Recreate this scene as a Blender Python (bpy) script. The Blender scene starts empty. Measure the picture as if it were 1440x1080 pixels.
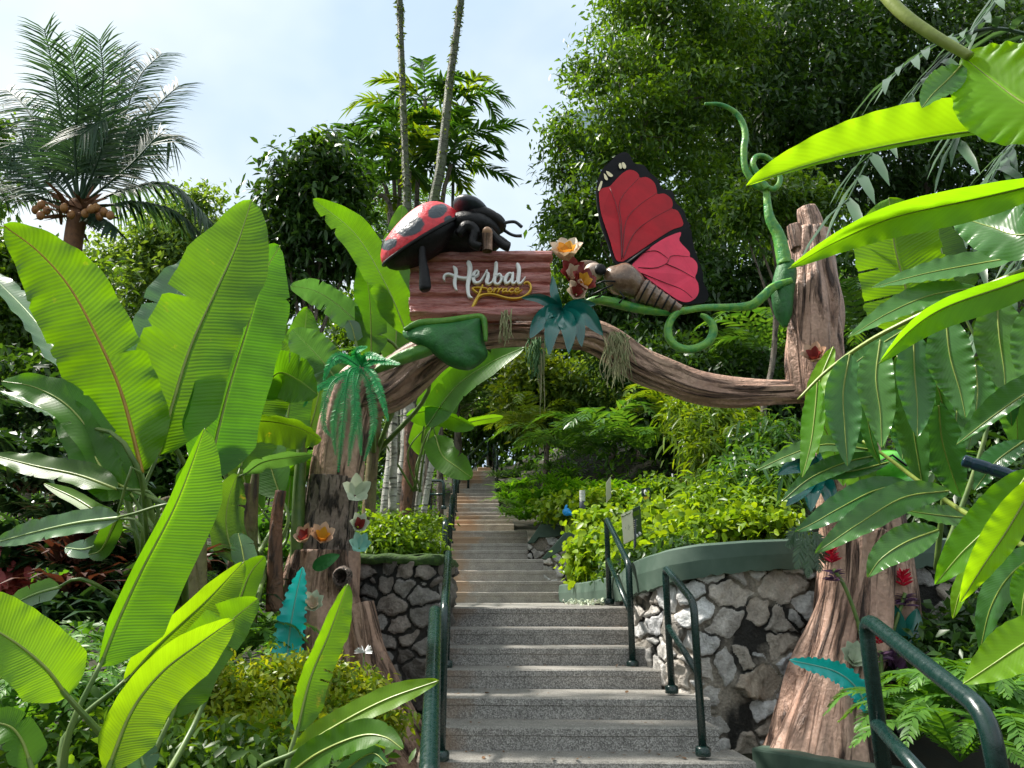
import bpy, math, random
import numpy as np
from mathutils import Vector, noise
random.seed(11)
rng = np.random.default_rng(11)
F = 1050.0; TH = math.radians(15.8); EYE = 1.2
CT, ST = math.cos(TH), math.sin(TH)
CAM = np.array([0, 0, EYE])
scene = bpy.context.scene
COL = scene.collection

def P(px, py, D):
    u = (px - 720) / F; v = (540 - py) / F
    d = np.array([u, CT - v * ST, ST + v * CT])
    return CAM + d * (D / d[1])
def MPP(py, D):                       # metres per pixel of the photograph at depth D
    v = (540 - py) / F
    return D / (CT - v * ST) / F
def A(*a): return np.array(a, float)
def nrm(v):
    v = np.asarray(v, float)
    return v / (np.linalg.norm(v, axis=-1, keepdims=True) + 1e-9)
def sstep(a, b, x):
    t = np.clip((x - a) / (b - a), 0, 1); return t * t * (3 - 2 * t)
def cat(pts, n):
    """Catmull-Rom resample to n points, even in arc length"""
    p = np.asarray(pts, float)
    if len(p) == 2: return p[0] + (p[1] - p[0]) * np.linspace(0, 1, n)[:, None]
    q = np.vstack([2 * p[0] - p[1], p, 2 * p[-1] - p[-2]])
    out = []
    for i in range(1, len(q) - 2):
        t = np.linspace(0, 1, 16, endpoint=False)[:, None]
        a, b, c, d = q[i - 1], q[i], q[i + 1], q[i + 2]
        out.append(.5 * (2 * b + (c - a) * t + (2 * a - 5 * b + 4 * c - d) * t ** 2 + (3 * b - a - 3 * c + d) * t ** 3))
    o = np.vstack(out + [p[-1:]])
    s = np.r_[0, np.cumsum(np.linalg.norm(np.diff(o, axis=0), axis=1))]
    x = np.linspace(0, s[-1], n)
    return np.stack([np.interp(x, s, o[:, k]) for k in range(o.shape[1])], 1)

# ---------------------------------------------------------------- object helpers
ORG = {}
def setp(o, label=None, cat=None, group=None, kind=None):
    if label: o['label'] = label
    if cat: o['category'] = cat
    if group: o['group'] = group
    if kind: o['kind'] = kind
    return o
def thing(name, label, cat, loc, group=None):
    o = bpy.data.objects.new(name, None); COL.objects.link(o)
    o.location = loc; o.empty_display_size = .1
    ORG[o.name] = np.array(loc, float)
    return setp(o, label, cat, group)

class MB:
    def __init__(s): s.V = []; s.LV = []; s.LT = []; s.UV = []; s.MI = []; s.C = []; s.n = 0
    def raw(s, V, faces, uv=None, mi=0, col=None):
        V = np.asarray(V, float).reshape(-1, 3); s.V.append(V)
        if isinstance(faces, np.ndarray):
            s.LV.append((faces + s.n).ravel()); s.LT.append(np.full(len(faces), faces.shape[1])); nf = len(faces)
        else:
            s.LV.append(np.array([i + s.n for f in faces for i in f])); s.LT.append(np.array([len(f) for f in faces])); nf = len(faces)
        s.UV.append(np.zeros((len(V), 2)) if uv is None else np.asarray(uv, float).reshape(-1, 2))
        s.C.append(np.ones((len(V), 4)) if col is None else np.asarray(col, float).reshape(-1, 4))
        s.MI.append(np.full(nf, mi)); s.n += len(V); return s
    def grid(s, G, uv=None, mi=0, col=None, skip=None):
        n, m = G.shape[:2]
        idx = np.arange(n * m).reshape(n, m)
        f = np.stack([idx[:-1, :-1], idx[1:, :-1], idx[1:, 1:], idx[:-1, 1:]], -1)
        f = f[~skip] if skip is not None else f.reshape(-1, 4)
        if uv is None:
            a, b = np.meshgrid(np.linspace(0, 1, n), np.linspace(0, 1, m), indexing='ij'); uv = np.stack([b, a], -1)
        return s.raw(G, f.reshape(-1, 4), uv, mi, col)
    def tube(s, pts, r, seg=10, disp=None, mi=0, cap=True, n=None):
        p = np.asarray(pts, float)
        r = np.broadcast_to(np.asarray(r, float), (len(p),)) if np.ndim(r) == 0 or len(r) == len(p) else np.interp(np.linspace(0, 1, len(p)), np.linspace(0, 1, len(r)), r)
        if n:
            q = cat(np.c_[p, r], n); p, r = q[:, :3], q[:, 3]
        T = nrm(np.gradient(p, axis=0))
        N = np.zeros_like(p); a = A(0, 0, 1) if abs(T[0, 2]) < .8 else A(0, 1, 0)
        N[0] = nrm(np.cross(T[0], a))
        for i in range(1, len(p)):
            v = N[i - 1] - T[i] * np.dot(N[i - 1], T[i]); N[i] = nrm(v)
        B = np.cross(T, N)
        th = np.linspace(0, 2 * math.pi, seg + 1)
        L = np.r_[0, np.cumsum(np.linalg.norm(np.diff(p, axis=0), axis=1))]
        R = np.repeat(r[:, None], seg + 1, 1)
        if disp is not None: R = R * disp(th[None, :], L[:, None])
        G = p[:, None] + R[..., None] * (np.cos(th)[None, :, None] * N[:, None] + np.sin(th)[None, :, None] * B[:, None])
        uv = np.stack(np.broadcast_arrays(th[None] / (2 * math.pi) * 2 * math.pi * r.mean(), L[:, None]), -1)
        if cap:
            G = np.concatenate([np.repeat(p[:1, None], seg + 1, 1) - 0 * T[0], G, np.repeat(p[-1:, None], seg + 1, 1)], 0)
            uv = np.concatenate([uv[:1], uv, uv[-1:]], 0)
        return s.grid(G, uv, mi)
    def ell(s, c, ax, nu=20, nv=12, mi=0, fn=None):
        """ellipsoid: ax = 3x3 rows are semi-axes"""
        u = np.linspace(0, 2 * math.pi, nu + 1)[None]; v = np.linspace(-math.pi / 2, math.pi / 2, nv + 1)[:, None]
        x, y, z = np.cos(v) * np.cos(u), np.cos(v) * np.sin(u), np.sin(v) + 0 * u
        k = 1 if fn is None else fn(x, y, z)[..., None]
        ax = np.asarray(ax, float)
        G = np.asarray(c) + k * (x[..., None] * ax[0] + y[..., None] * ax[1] + z[..., None] * ax[2])
        return s.grid(G, None, mi)
    def ext(s, pts, off, mi=0):
        """polygon (3-D points) pushed out by the vector off"""
        p = np.asarray(pts, float); n = len(p); V = np.vstack([p, p + off])
        f = [tuple(range(n)), tuple(range(2 * n - 1, n - 1, -1))] + [(i, i + n, (i + 1) % n + n, (i + 1) % n) for i in range(n)]
        return s.raw(V, f, None, mi)
    def box(s, lo, hi, mi=0):
        x0, y0, z0 = lo; x1, y1, z1 = hi
        V = [(x0,y0,z0),(x1,y0,z0),(x1,y1,z0),(x0,y1,z0),(x0,y0,z1),(x1,y0,z1),(x1,y1,z1),(x0,y1,z1)]
        return s.raw(V, [(0,3,2,1),(4,5,6,7),(0,1,5,4),(1,2,6,5),(2,3,7,6),(3,0,4,7)], None, mi)
    def build(s, name, mats, parent=None, origin=None, smooth=True, bevel=0, sub=0):
        V = np.concatenate(s.V)
        if parent is not None: org = ORG[parent.name]
        elif origin is not None: org = np.asarray(origin, float)
        else: org = A((V[:, 0].min() + V[:, 0].max()) / 2, (V[:, 1].min() + V[:, 1].max()) / 2, V[:, 2].min())
        me = bpy.data.meshes.new(name)
        LV = np.concatenate(s.LV).astype(np.int32); LT = np.concatenate(s.LT).astype(np.int32)
        me.vertices.add(len(V)); me.vertices.foreach_set('co', (V - org).astype(np.float32).ravel())
        me.loops.add(len(LV)); me.loops.foreach_set('vertex_index', LV)
        me.polygons.add(len(LT)); me.polygons.foreach_set('loop_start', np.r_[0, np.cumsum(LT)[:-1]].astype(np.int32))
        me.polygons.foreach_set('loop_total', LT)
        me.polygons.foreach_set('material_index', np.concatenate(s.MI).astype(np.int32))
        me.polygons.foreach_set('use_smooth', np.full(len(LT), smooth))
        uv = np.concatenate(s.UV)
        ul = me.uv_layers.new(name='UVMap'); ul.data.foreach_set('uv', uv[LV].astype(np.float32).ravel())
        C = np.concatenate(s.C)
        if (C != 1).any():
            at = me.color_attributes.new('tone', 'FLOAT_COLOR', 'POINT'); at.data.foreach_set('color', C.astype(np.float32).ravel())
        me.update(calc_edges=True); me.validate()
        for m in (mats if isinstance(mats, (list, tuple)) else [mats]): me.materials.append(m)
        o = bpy.data.objects.new(name, me); COL.objects.link(o)
        if parent is not None: o.parent = parent; ORG[o.name] = org
        else: o.location = org; ORG[o.name] = org
        if bevel:
            b = o.modifiers.new('b', 'BEVEL'); b.width = bevel; b.segments = 2; b.limit_method = 'ANGLE'
        if sub:
            b = o.modifiers.new('s', 'SUBSURF'); b.levels = sub; b.render_levels = sub
        return o
def copy_tree(o, loc, rz=0, sc=1.0, label=None, parent=None):
    c = o.copy(); COL.objects.link(c)
    if parent is None:
        c.location = loc; c.rotation_euler = (0, 0, rz); c.scale = (sc,) * 3
        if label: c['label'] = label
    else: c.parent = parent
    for ch in list(o.children): copy_tree(ch, None, parent=c)
    return c

# ---------------------------------------------------------------- foliage arrays
TM = dict(leaf=[(0, .2), (.3, 1), (.65, .8), (1, .03)], tiny=[(0, .25), (.45, 1), (1, .05)],
          strap=[(0, .55), (.35, 1), (.75, .75), (1, .03)], pinna=[(0, .5), (.25, 1), (.7, .7), (1, .05)],
          round=[(0, .3), (.25, .9), (.6, 1), (.88, .6), (1, .1)])
def blades(mb, B, D, N, L, W, tm='tiny', droop=.2, fold=.15, mi=0):
    T = TM[tm]; n = len(B); m = len(T)
    D = nrm(D); S = nrm(np.cross(D, N)); N = np.cross(S, D)
    L = np.broadcast_to(L, (n,)); W = np.broadcast_to(W, (n,))
    V = np.zeros((n, m, 3, 3)); UV = np.zeros((n, m, 3, 2))
    for i, (t, w) in enumerate(T):
        c = B + D * (L * t)[:, None]; c[:, 2] -= droop * L * t * t
        h = (W * w * .5)[:, None]
        V[:, i, 0] = c - S * h + N * h * fold; V[:, i, 1] = c; V[:, i, 2] = c + S * h + N * h * fold
        UV[:, i, :, 0] = [0, .5, 1]; UV[:, i, :, 1] = t
    idx = np.arange(m * 3).reshape(m, 3)
    f = np.stack([idx[:-1, :-1], idx[:-1, 1:], idx[1:, 1:], idx[1:, :-1]], -1).reshape(-1, 4)
    Fc = (f[None] + (np.arange(n) * m * 3)[:, None, None]).reshape(-1, 4)
    mb.raw(V, Fc, UV, mi)
def rdir(n):
    v = rng.normal(size=(n, 3)); return nrm(v)
def foliage(mb, blobs, nclump, per, cr, L, W, tm='tiny', up=.7, droop=.25, hang=-.15, shell=.55, zs=.85, mi=0):
    c = np.array([b[0] for b in blobs]); r = np.array([b[1] for b in blobs])
    k = rng.choice(len(c), nclump, p=r ** 2 / (r ** 2).sum())
    d = rdir(nclump); rad = rng.uniform(shell, 1.05, nclump) * (1 + .12 * rng.normal(size=nclump))
    cc = c[k] + d * (r[k] * rad)[:, None] * A(1, 1, zs)
    i = np.repeat(np.arange(nclump), per); n = len(i)
    B = cc[i] + rng.normal(size=(n, 3)) * cr * A(1, 1, .6)
    Dd = d[i] * .5 + rdir(n) * .9 + A(0, 0, hang)
    N = rdir(n) * .7 + A(0, 0, up) + d[i] * .3
    s = rng.uniform(.65, 1.25, n)
    blades(mb, B, Dd, N, L * s, W * s, tm, droop, .18, mi)
    return cc
def frond(mb, path, n, LL, W, ang=60, droop=.25, tm='pinna', rach=.012, nrmv=None, jit=.08, prof=None, mi=0, mr=1, start=.12, fold=.2, lift=.1):
    """pinnate frond along a 3-D path; LL = leaflet length at the middle"""
    p = cat(path, 40); T = nrm(np.gradient(p, axis=0))
    t = np.linspace(start, .99, n)
    def at(a): return np.stack([np.interp(t, np.linspace(0, 1, 40), a[:, k]) for k in range(3)], 1)
    B, Tt = at(p), nrm(at(T))
    up = A(0, 0, 1) if nrmv is None else np.asarray(nrmv, float)
    S = nrm(np.cross(Tt, up) + 1e-5); N = np.cross(S, Tt)
    pr = (np.sin(np.clip(t * 1.02, 0, 1) * math.pi * .94 + .15) ** .6) if prof is None else prof(t)
    for sg in (-1, 1):
        a = np.radians(ang) * (1 - .45 * t) + rng.normal(size=n) * jit
        Dd = Tt * np.cos(a)[:, None] + sg * S * np.sin(a)[:, None] + N * lift + rng.normal(size=(n, 3)) * jit * .6
        blades(mb, B, Dd, N + sg * S * .2 + rng.normal(size=(n, 3)) * .15, LL * pr * rng.uniform(.88, 1.08, n), W * (pr * .5 + .5), tm, droop, fold, mi)
    mb.tube(p, np.linspace(rach, rach * .25, 40), 5, None, mr, False)

def pad_prof(t):       # banana / heliconia blade
    return np.clip(np.minimum(1, (t / .16)) ** .6, 0, 1) * np.clip((1 - t) / .28, 0, 1) ** .55 * (1 - .12 * t)
def lan_prof(t):       # lance blade
    return np.sin(np.clip(t, 0, 1) ** .8 * math.pi) ** .75
def paddle(mids, W, prof=pad_prof, roll=0, fold=.2, wl=1, wr=1, foldl=None, foldr=None, wave=0, wf=7, jag=0, tears=(), n=72, m=6, sag=0, seed=0, ru=0, notch=None):
    """mids: 3-D midrib points. Returns a grid, uv, skip mask and the midrib"""
    r = np.random.default_rng(seed + 5)
    p = cat(mids, n); T = nrm(np.gradient(p, axis=0)); Vw = nrm(p - CAM)
    S = nrm(np.cross(T, Vw)); N = np.cross(S, T)
    N = np.where((np.sum(N * Vw, 1) > 0)[:, None], -N, N)
    ro = math.radians(roll); S, N = S * math.cos(ro) + N * math.sin(ro), N * math.cos(ro) - S * math.sin(ro)
    t = np.linspace(0, 1, n); w = W / 2 * prof(t)
    u = np.linspace(-1, 1, 2 * m + 1)
    fl = fold if foldl is None else foldl; fr = fold if foldr is None else foldr
    ph = r.uniform(0, 6, 2)
    jl = 1 + jag * np.repeat(r.normal(size=n // 3 + 1), 3)[:n]; jr = 1 + jag * np.repeat(r.normal(size=n // 3 + 1), 3)[:n]
    for tt, sd, dp in (notch if notch is not None else []):
        i = int(tt * (n - 1)); (jl if sd < 0 else jr)[i] *= 1 - dp
        if dp > .3: (jl if sd < 0 else jr)[i - 1] *= 1 - dp * .25
    G = np.zeros((n, 2 * m + 1, 3))
    for j, uu in enumerate(u):
        au = abs(uu); f = fl if uu < 0 else fr
        ww = w * (wl * jl if uu < 0 else wr * jr)
        wob = wave * W * np.sin(wf * 2 * math.pi * t + 1.5 * np.sin(9 * t + ph[1]) + ph[0 if uu < 0 else 1] + au) * au ** 3 * np.minimum(1, prof(t) * 1.5)
        wob += wave * .22 * W * np.sin(wf * 3.3 * math.pi * t + ph[1 if uu < 0 else 0]) * au ** 2 + .03 * W * np.sin(2.3 * math.pi * t + ph[0] + uu) * au
        rip = ru * W * np.sin(t * 37 + 5 * np.sin(t * 9 + ph[0]) - au * 3) * au * (1.1 - au) * 1.6
        G[:, j] = p + S * (math.copysign(1, uu) * au * ww * math.cos(f))[:, None] + N * (au * ww * math.sin(f) * (.6 + .4 * au) + wob + rip)[:, None]
        G[:, j, 2] -= sag * ww * au ** 2
    uv = np.stack(np.broadcast_arrays((u[None] + 1) / 2, t[:, None] * (np.linalg.norm(np.diff(p, axis=0), axis=1).sum() / W)), -1)
    sk = np.zeros((n - 1, 2 * m), bool)
    for (tt, side, deep) in tears:
        i = int(tt * (n - 1))
        k = int(m * (1 - deep))
        if side < 0: sk[i, :m - k] = True
        else: sk[i, m + k:] = True
    return G, uv, sk, p
def leaf_part(parent, mids, Wpx, mat, rmat, D=None, rib=.006, name='leaf', prof=pad_prof, label=None, **kw):
    """mids in photo pixels (x, y[, D]); D = (base, tip) depths; Wpx full width in pixels"""
    k = len(mids)
    pts = [P(q[0], q[1], q[2] if len(q) > 2 else D[0] + (D[1] - D[0]) * i / (k - 1)) for i, q in enumerate(mids)]
    mm = mids[k // 2]; W = Wpx * MPP(mm[1], D[0] * .5 + D[1] * .5 if D else mm[2])
    sd = int(abs(mids[0][0] * 7 + mids[0][1])); rr = np.random.default_rng(sd)
    if prof is pad_prof and 'notch' not in kw: kw['notch'] = [(rr.uniform(.25, .9), rr.choice([-1, 1]), rr.choice([.05, .08, .14, .35, .5])) for _ in range(0 if 'lime' in mat.name or 'young' in mat.name else 4)]
    G, uv, sk, p = paddle(pts, W, prof, seed=sd, **kw)
    mb = MB().grid(G, uv, 0, None, sk); o = mb.build(name, mat, parent)
    if label: o['label'] = label
    if rib:
        Vw = nrm(p - CAM)
        MB().tube(p - Vw * rib * .25, np.linspace(rib, rib * .25, len(p)), 6).build('midrib', rmat, o)
    return o, pts
# ---------------------------------------------------------------- materials
def newmat(name):
    m = bpy.data.materials.new(name); m.use_nodes = True
    nt = m.node_tree; nt.nodes.clear(); return m, nt
class NT:
    def __init__(s, nt): s.nt = nt
    def n(s, t, ins=None, **kw):
        x = s.nt.nodes.new(t)
        for k, v in kw.items(): setattr(x, k, v)
        for k, v in (ins or {}).items():
            if isinstance(v, bpy.types.NodeSocket): s.nt.links.new(v, x.inputs[k])
            else: x.inputs[k].default_value = v
        return x
    def mix(s, f, a, b, bt='MIX'):
        x = s.nt.nodes.new('ShaderNodeMix'); x.data_type = 'RGBA'; x.blend_type = bt
        for i, v in ((0, f), (6, a), (7, b)):
            if isinstance(v, bpy.types.NodeSocket): s.nt.links.new(v, x.inputs[i])
            else: x.inputs[i].default_value = v if i == 0 or len(v) == 4 else (*v, 1)
        return x.outputs[2]
    def ramp(s, f, stops):
        x = s.nt.nodes.new('ShaderNodeValToRGB'); s.nt.links.new(f, x.inputs[0])
        e = x.color_ramp.elements
        while len(e) < len(stops): e.new(.5)
        for q, (p, c) in zip(e, stops): q.position = p; q.color = (*c, 1) if len(c) == 3 else c
        return x.outputs[0]
    def math(s, op, a, b=None, c=None):
        x = s.nt.nodes.new('ShaderNodeMath'); x.operation = op
        for i, v in enumerate((a, b, c)):
            if v is None: continue
            if isinstance(v, bpy.types.NodeSocket): s.nt.links.new(v, x.inputs[i])
            else: x.inputs[i].default_value = v
        return x.outputs[0]
    def out(s, sh): s.nt.links.new(sh, s.nt.nodes.new('ShaderNodeOutputMaterial').inputs[0])
def g3(v): return (v, v, v)
def leafmat(name, c1, c2, trans=.4, tint=(3.0, 2.6, .6), rough=.42, vein=0, veinang=.6, spec=.35, patch=.25, spots=None, vb=.14):
    m, nt = newmat(name); k = NT(nt)
    geo = k.n('ShaderNodeNewGeometry'); tc = k.n('ShaderNodeTexCoord')
    oi = k.n('ShaderNodeObjectInfo')
    base = k.mix(geo.outputs['Random Per Island'], c1, c2)
    if vein: base = k.mix(1.0, base, k.ramp(oi.outputs['Random'], [(0, (.62, .78, .9)), (.5, (.95, .95, .9)), (1, (1.3, 1.12, .9))]), 'MULTIPLY')
    nz = k.n('ShaderNodeTexNoise', {'Vector': tc.outputs['Object'], 'Scale': 4.0, 'Detail': 4.0})
    base = k.mix(1.0, base, k.ramp(nz.outputs[0], [(.3, g3(1 - patch)), (.7, g3(1 + patch))]), 'MULTIPLY')
    nrmsock = None
    if vein:
        sep = k.n('ShaderNodeSeparateXYZ', {0: tc.outputs['UV']})
        au = k.math('ABSOLUTE', k.math('SUBTRACT', sep.outputs[0], .5))
        ph = k.math('SUBTRACT', sep.outputs[1], k.math('MULTIPLY', au, veinang))
        nz2 = k.n('ShaderNodeTexNoise', {'Vector': tc.outputs['UV'], 'Scale': 2.5})
        ph = k.math('ADD', ph, k.math('MULTIPLY', nz2.outputs[0], .045))
        sn = k.math('SINE', k.math('MULTIPLY', ph, vein))
        sn2 = k.math('SINE', k.math('MULTIPLY', ph, vein * .37))
        h = k.math('ADD', sn, sn2)
        base = k.mix(1.0, base, k.ramp(k.math('MULTIPLY_ADD', h, .22, .5), [(0, g3(.95)), (1, g3(1.05))]), 'MULTIPLY')
        rib = k.ramp(au, [(0.0, (1, 1, 1)), (.035, (0, 0, 0))])
        base = k.mix(k.math('MULTIPLY', rib, .5), base, tuple(min(1, x * 2.2 + .03) for x in c2))
        bp = k.n('ShaderNodeBump', {'Strength': vb, 'Distance': .006, 'Height': h}); nrmsock = bp.outputs[0]
        # brown nicks and yellow flecks
        nz3 = k.n('ShaderNodeTexNoise', {'Vector': tc.outputs['Object'], 'Scale': 9.0, 'Detail': 5.0, 'Roughness': .7})
        base = k.mix(k.ramp(nz3.outputs[0], [(.66, g3(0)), (.72, g3(.75))]), base, spots or (.22, .2, .03))
    ins = {'Base Color': base, 'Roughness': rough, 'Specular IOR Level': spec}
    if nrmsock: ins['Normal'] = nrmsock
    pb = k.n('ShaderNodeBsdfPrincipled', ins)
    tr = k.n('ShaderNodeBsdfTranslucent', {'Color': k.mix(1.0, base, tint, 'MULTIPLY')})
    if nrmsock: nt.links.new(nrmsock, tr.inputs['Normal'])
    mx = k.n('ShaderNodeMixShader', {0: trans, 1: pb.outputs[0], 2: tr.outputs[0]}); k.out(mx.outputs[0])
    return m
def paint(name, c, rough=.4, var=.25, scale=8, c2=None, metal=0, bump=.1, spec=.5, detail=5, stretch=None, coat=0):
    m, nt = newmat(name); k = NT(nt); tc = k.n('ShaderNodeTexCoord')
    vec = tc.outputs['Object']
    if stretch: vec = k.n('ShaderNodeMapping', {0: vec, 'Scale': stretch}).outputs[0]
    nz = k.n('ShaderNodeTexNoise', {'Vector': vec, 'Scale': float(scale), 'Detail': float(detail), 'Roughness': .65})
    if c2 is None: col = k.ramp(nz.outputs[0], [(.3, tuple(x * (1 - var) for x in c)), (.7, tuple(min(1, x * (1 + var)) for x in c))])
    else: col = k.ramp(nz.outputs[0], [(.38, c), (.64, c2)])
    bp = k.n('ShaderNodeBump', {'Strength': bump, 'Distance': .02, 'Height': nz.outputs[0]})
    rr = k.ramp(nz.outputs[0], [(.3, g3(max(.05, rough - .1))), (.7, g3(min(1, rough + .12)))])
    pb = k.n('ShaderNodeBsdfPrincipled', {'Base Color': col, 'Roughness': rr, 'Metallic': metal, 'Normal': bp.outputs[0], 'Specular IOR Level': spec, 'Coat Weight': coat})
    k.out(pb.outputs[0]); return m
def barkmat(name, c1, c2, dark, su=9, sv=1.6, bump=.7, rough=.6, fine=40):
    m, nt = newmat(name); k = NT(nt); tc = k.n('ShaderNodeTexCoord')
    mp = k.n('ShaderNodeMapping', {0: tc.outputs['UV'], 'Scale': (su, sv, 1)})
    n1 = k.n('ShaderNodeTexNoise', {'Vector': mp.outputs[0], 'Scale': 2.2, 'Detail': 6.0, 'Roughness': .6, 'Distortion': .6})
    n2 = k.n('ShaderNodeTexNoise', {'Vector': tc.outputs['Object'], 'Scale': 3.0, 'Detail': 4.0})
    n3 = k.n('ShaderNodeTexNoise', {'Vector': tc.outputs['Object'], 'Scale': float(fine), 'Detail': 3.0})
    col = k.mix(k.ramp(n2.outputs[0], [(.35, g3(0)), (.65, g3(1))]), c1, c2)
    crack = k.ramp(n1.outputs[0], [(.38, g3(1)), (.47, g3(0))])
    col = k.mix(crack, col, dark)
    col = k.mix(.5, col, k.ramp(n3.outputs[0], [(.3, g3(.6)), (.7, g3(1.3))]), 'MULTIPLY')
    h = k.math('ADD', k.math('MULTIPLY', k.ramp(n1.outputs[0], [(.34, g3(0)), (.5, g3(.8)), (1, g3(1))]), 1.0), k.math('MULTIPLY', n3.outputs[0], .25))
    bp = k.n('ShaderNodeBump', {'Strength': bump, 'Distance': .03, 'Height': h})
    pb = k.n('ShaderNodeBsdfPrincipled', {'Base Color': col, 'Roughness': rough, 'Normal': bp.outputs[0], 'Specular IOR Level': .4}); k.out(pb.outputs[0]); return m
def crackmat(name, c1, c2, dark):
    m, nt = newmat(name); k = NT(nt); tc = k.n('ShaderNodeTexCoord')
    mp = k.n('ShaderNodeMapping', {0: tc.outputs['UV'], 'Scale': (30, 11, 1)})
    nz = k.n('ShaderNodeTexNoise', {'Vector': mp.outputs[0], 'Scale': .6, 'Detail': 4.0})
    wv = k.mix(.12, mp.outputs[0], nz.outputs[1])
    v2 = k.n('ShaderNodeTexVoronoi', {'Vector': wv, 'Scale': 1.0, 'Randomness': .8}, distance='CHEBYCHEV')
    vf = k.n('ShaderNodeTexVoronoi', {'Vector': wv, 'Scale': 1.0, 'Randomness': .8}, distance='CHEBYCHEV', feature='F2')
    sp = k.n('ShaderNodeSeparateColor', {0: v2.outputs['Color']})
    n2 = k.n('ShaderNodeTexNoise', {'Vector': tc.outputs['Object'], 'Scale': 30.0, 'Detail': 5.0})
    col = k.mix(sp.outputs[0], c1, c2); col = k.mix(.8, col, k.ramp(n2.outputs[0], [(.3, g3(.6)), (.7, g3(1.3))]), 'MULTIPLY')
    e = k.ramp(k.math('SUBTRACT', vf.outputs[0], v2.outputs[0]), [(.0, g3(.1)), (.09, g3(1))]); col = k.mix(e, dark, col)
    bp = k.n('ShaderNodeBump', {'Strength': 1.0, 'Distance': .025, 'Height': e})
    pb = k.n('ShaderNodeBsdfPrincipled', {'Base Color': col, 'Roughness': .6, 'Normal': bp.outputs[0]}); k.out(pb.outputs[0]); return m
def stonemat(name, tones, mort, mort2, dirt=.5):
    m, nt = newmat(name); k = NT(nt); tc = k.n('ShaderNodeTexCoord')
    at = k.n('ShaderNodeVertexColor', layer_name='tone'); sp = k.n('ShaderNodeSeparateColor', {0: at.outputs[0]})
    n1 = k.n('ShaderNodeTexNoise', {'Vector': tc.outputs['Object'], 'Scale': 14.0, 'Detail': 8.0, 'Roughness': .7})
    n2 = k.n('ShaderNodeTexNoise', {'Vector': tc.outputs['Object'], 'Scale': 2.5, 'Detail': 5.0})
    n3 = k.n('ShaderNodeTexNoise', {'Vector': tc.outputs['Object'], 'Scale': 60.0, 'Detail': 3.0})
    st = k.ramp(sp.outputs[1], [(i / (len(tones) - 1), c) for i, c in enumerate(tones)])
    st = k.mix(1.0, st, k.ramp(n1.outputs[0], [(.3, g3(.55)), (.62, g3(1.15))]), 'MULTIPLY')
    st = k.mix(.6, st, k.ramp(n3.outputs[0], [(.3, g3(.7)), (.7, g3(1.2))]), 'MULTIPLY')
    st = k.mix(k.ramp(n2.outputs[0], [(.52, g3(0)), (.66, g3(dirt))]), st, (.035, .033, .028))
    mo = k.mix(k.ramp(n2.outputs[0], [(.46, g3(0)), (.56, g3(1))]), mort2, mort)
    mo = k.mix(.7, mo, k.ramp(n3.outputs[0], [(.3, g3(.5)), (.7, g3(1.3))]), 'MULTIPLY')
    col = k.mix(k.ramp(sp.outputs[0], [(.35, g3(0)), (.6, g3(1))]), mo, st)
    h = k.math('ADD', n1.outputs[0], k.math('MULTIPLY', n3.outputs[0], .35))
    bp = k.n('ShaderNodeBump', {'Strength': 1.0, 'Distance': .03, 'Height': h})
    pb = k.n('ShaderNodeBsdfPrincipled', {'Base Color': col, 'Roughness': .75, 'Normal': bp.outputs[0], 'Specular IOR Level': .35}); k.out(pb.outputs[0]); return m
def stepmat(name, c1, c2, stain, agg=1.0, stw=.5):
    m, nt = newmat(name); k = NT(nt); tc = k.n('ShaderNodeTexCoord'); O = tc.outputs['Object']
    v = k.n('ShaderNodeTexVoronoi', {'Vector': O, 'Scale': 150.0}); 
    n1 = k.n('ShaderNodeTexNoise', {'Vector': O, 'Scale': 120.0, 'Detail': 3.0})
    n2 = k.n('ShaderNodeTexNoise', {'Vector': O, 'Scale': 2.2, 'Detail': 5.0, 'Roughness': .65})
    n4 = k.n('ShaderNodeTexNoise', {'Vector': O, 'Scale': 9.0, 'Detail': 5.0, 'Roughness': .65})
    hs = k.n('ShaderNodeSeparateColor', {0: v.outputs['Color']})
    col = k.mix(k.math('MULTIPLY', k.ramp(hs.outputs[0], [(.25, g3(0)), (.75, g3(1))]), agg), c1, c2)
    col = k.mix(.8, col, k.ramp(n1.outputs[0], [(.35, g3(.65)), (.65, g3(1.25))]), 'MULTIPLY')
    col = k.mix(1.0, col, k.ramp(n4.outputs[0], [(.3, g3(.78)), (.7, g3(1.12))]), 'MULTIPLY')
    uvs = k.n('ShaderNodeSeparateXYZ', {0: tc.outputs['UV']})        # u = metres from the left end of the step
    near = k.math('MULTIPLY', k.math('SUBTRACT', stw, uvs.outputs[0]), 2.2)
    f = k.math('ADD', k.math('MULTIPLY', k.math('SUBTRACT', n2.outputs[0], .5), 2.4), near)
    f = k.ramp(f, [(.05, g3(0)), (.5, g3(.75))])
    col = k.mix(f, col, stain)
    bp = k.n('ShaderNodeBump', {'Strength': .5, 'Distance': .006, 'Height': k.math('ADD', v.outputs[0], n1.outputs[0])})
    pb = k.n('ShaderNodeBsdfPrincipled', {'Base Color': col, 'Roughness': .7, 'Normal': bp.outputs[0], 'Specular IOR Level': .35}); k.out(pb.outputs[0]); return m
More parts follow.
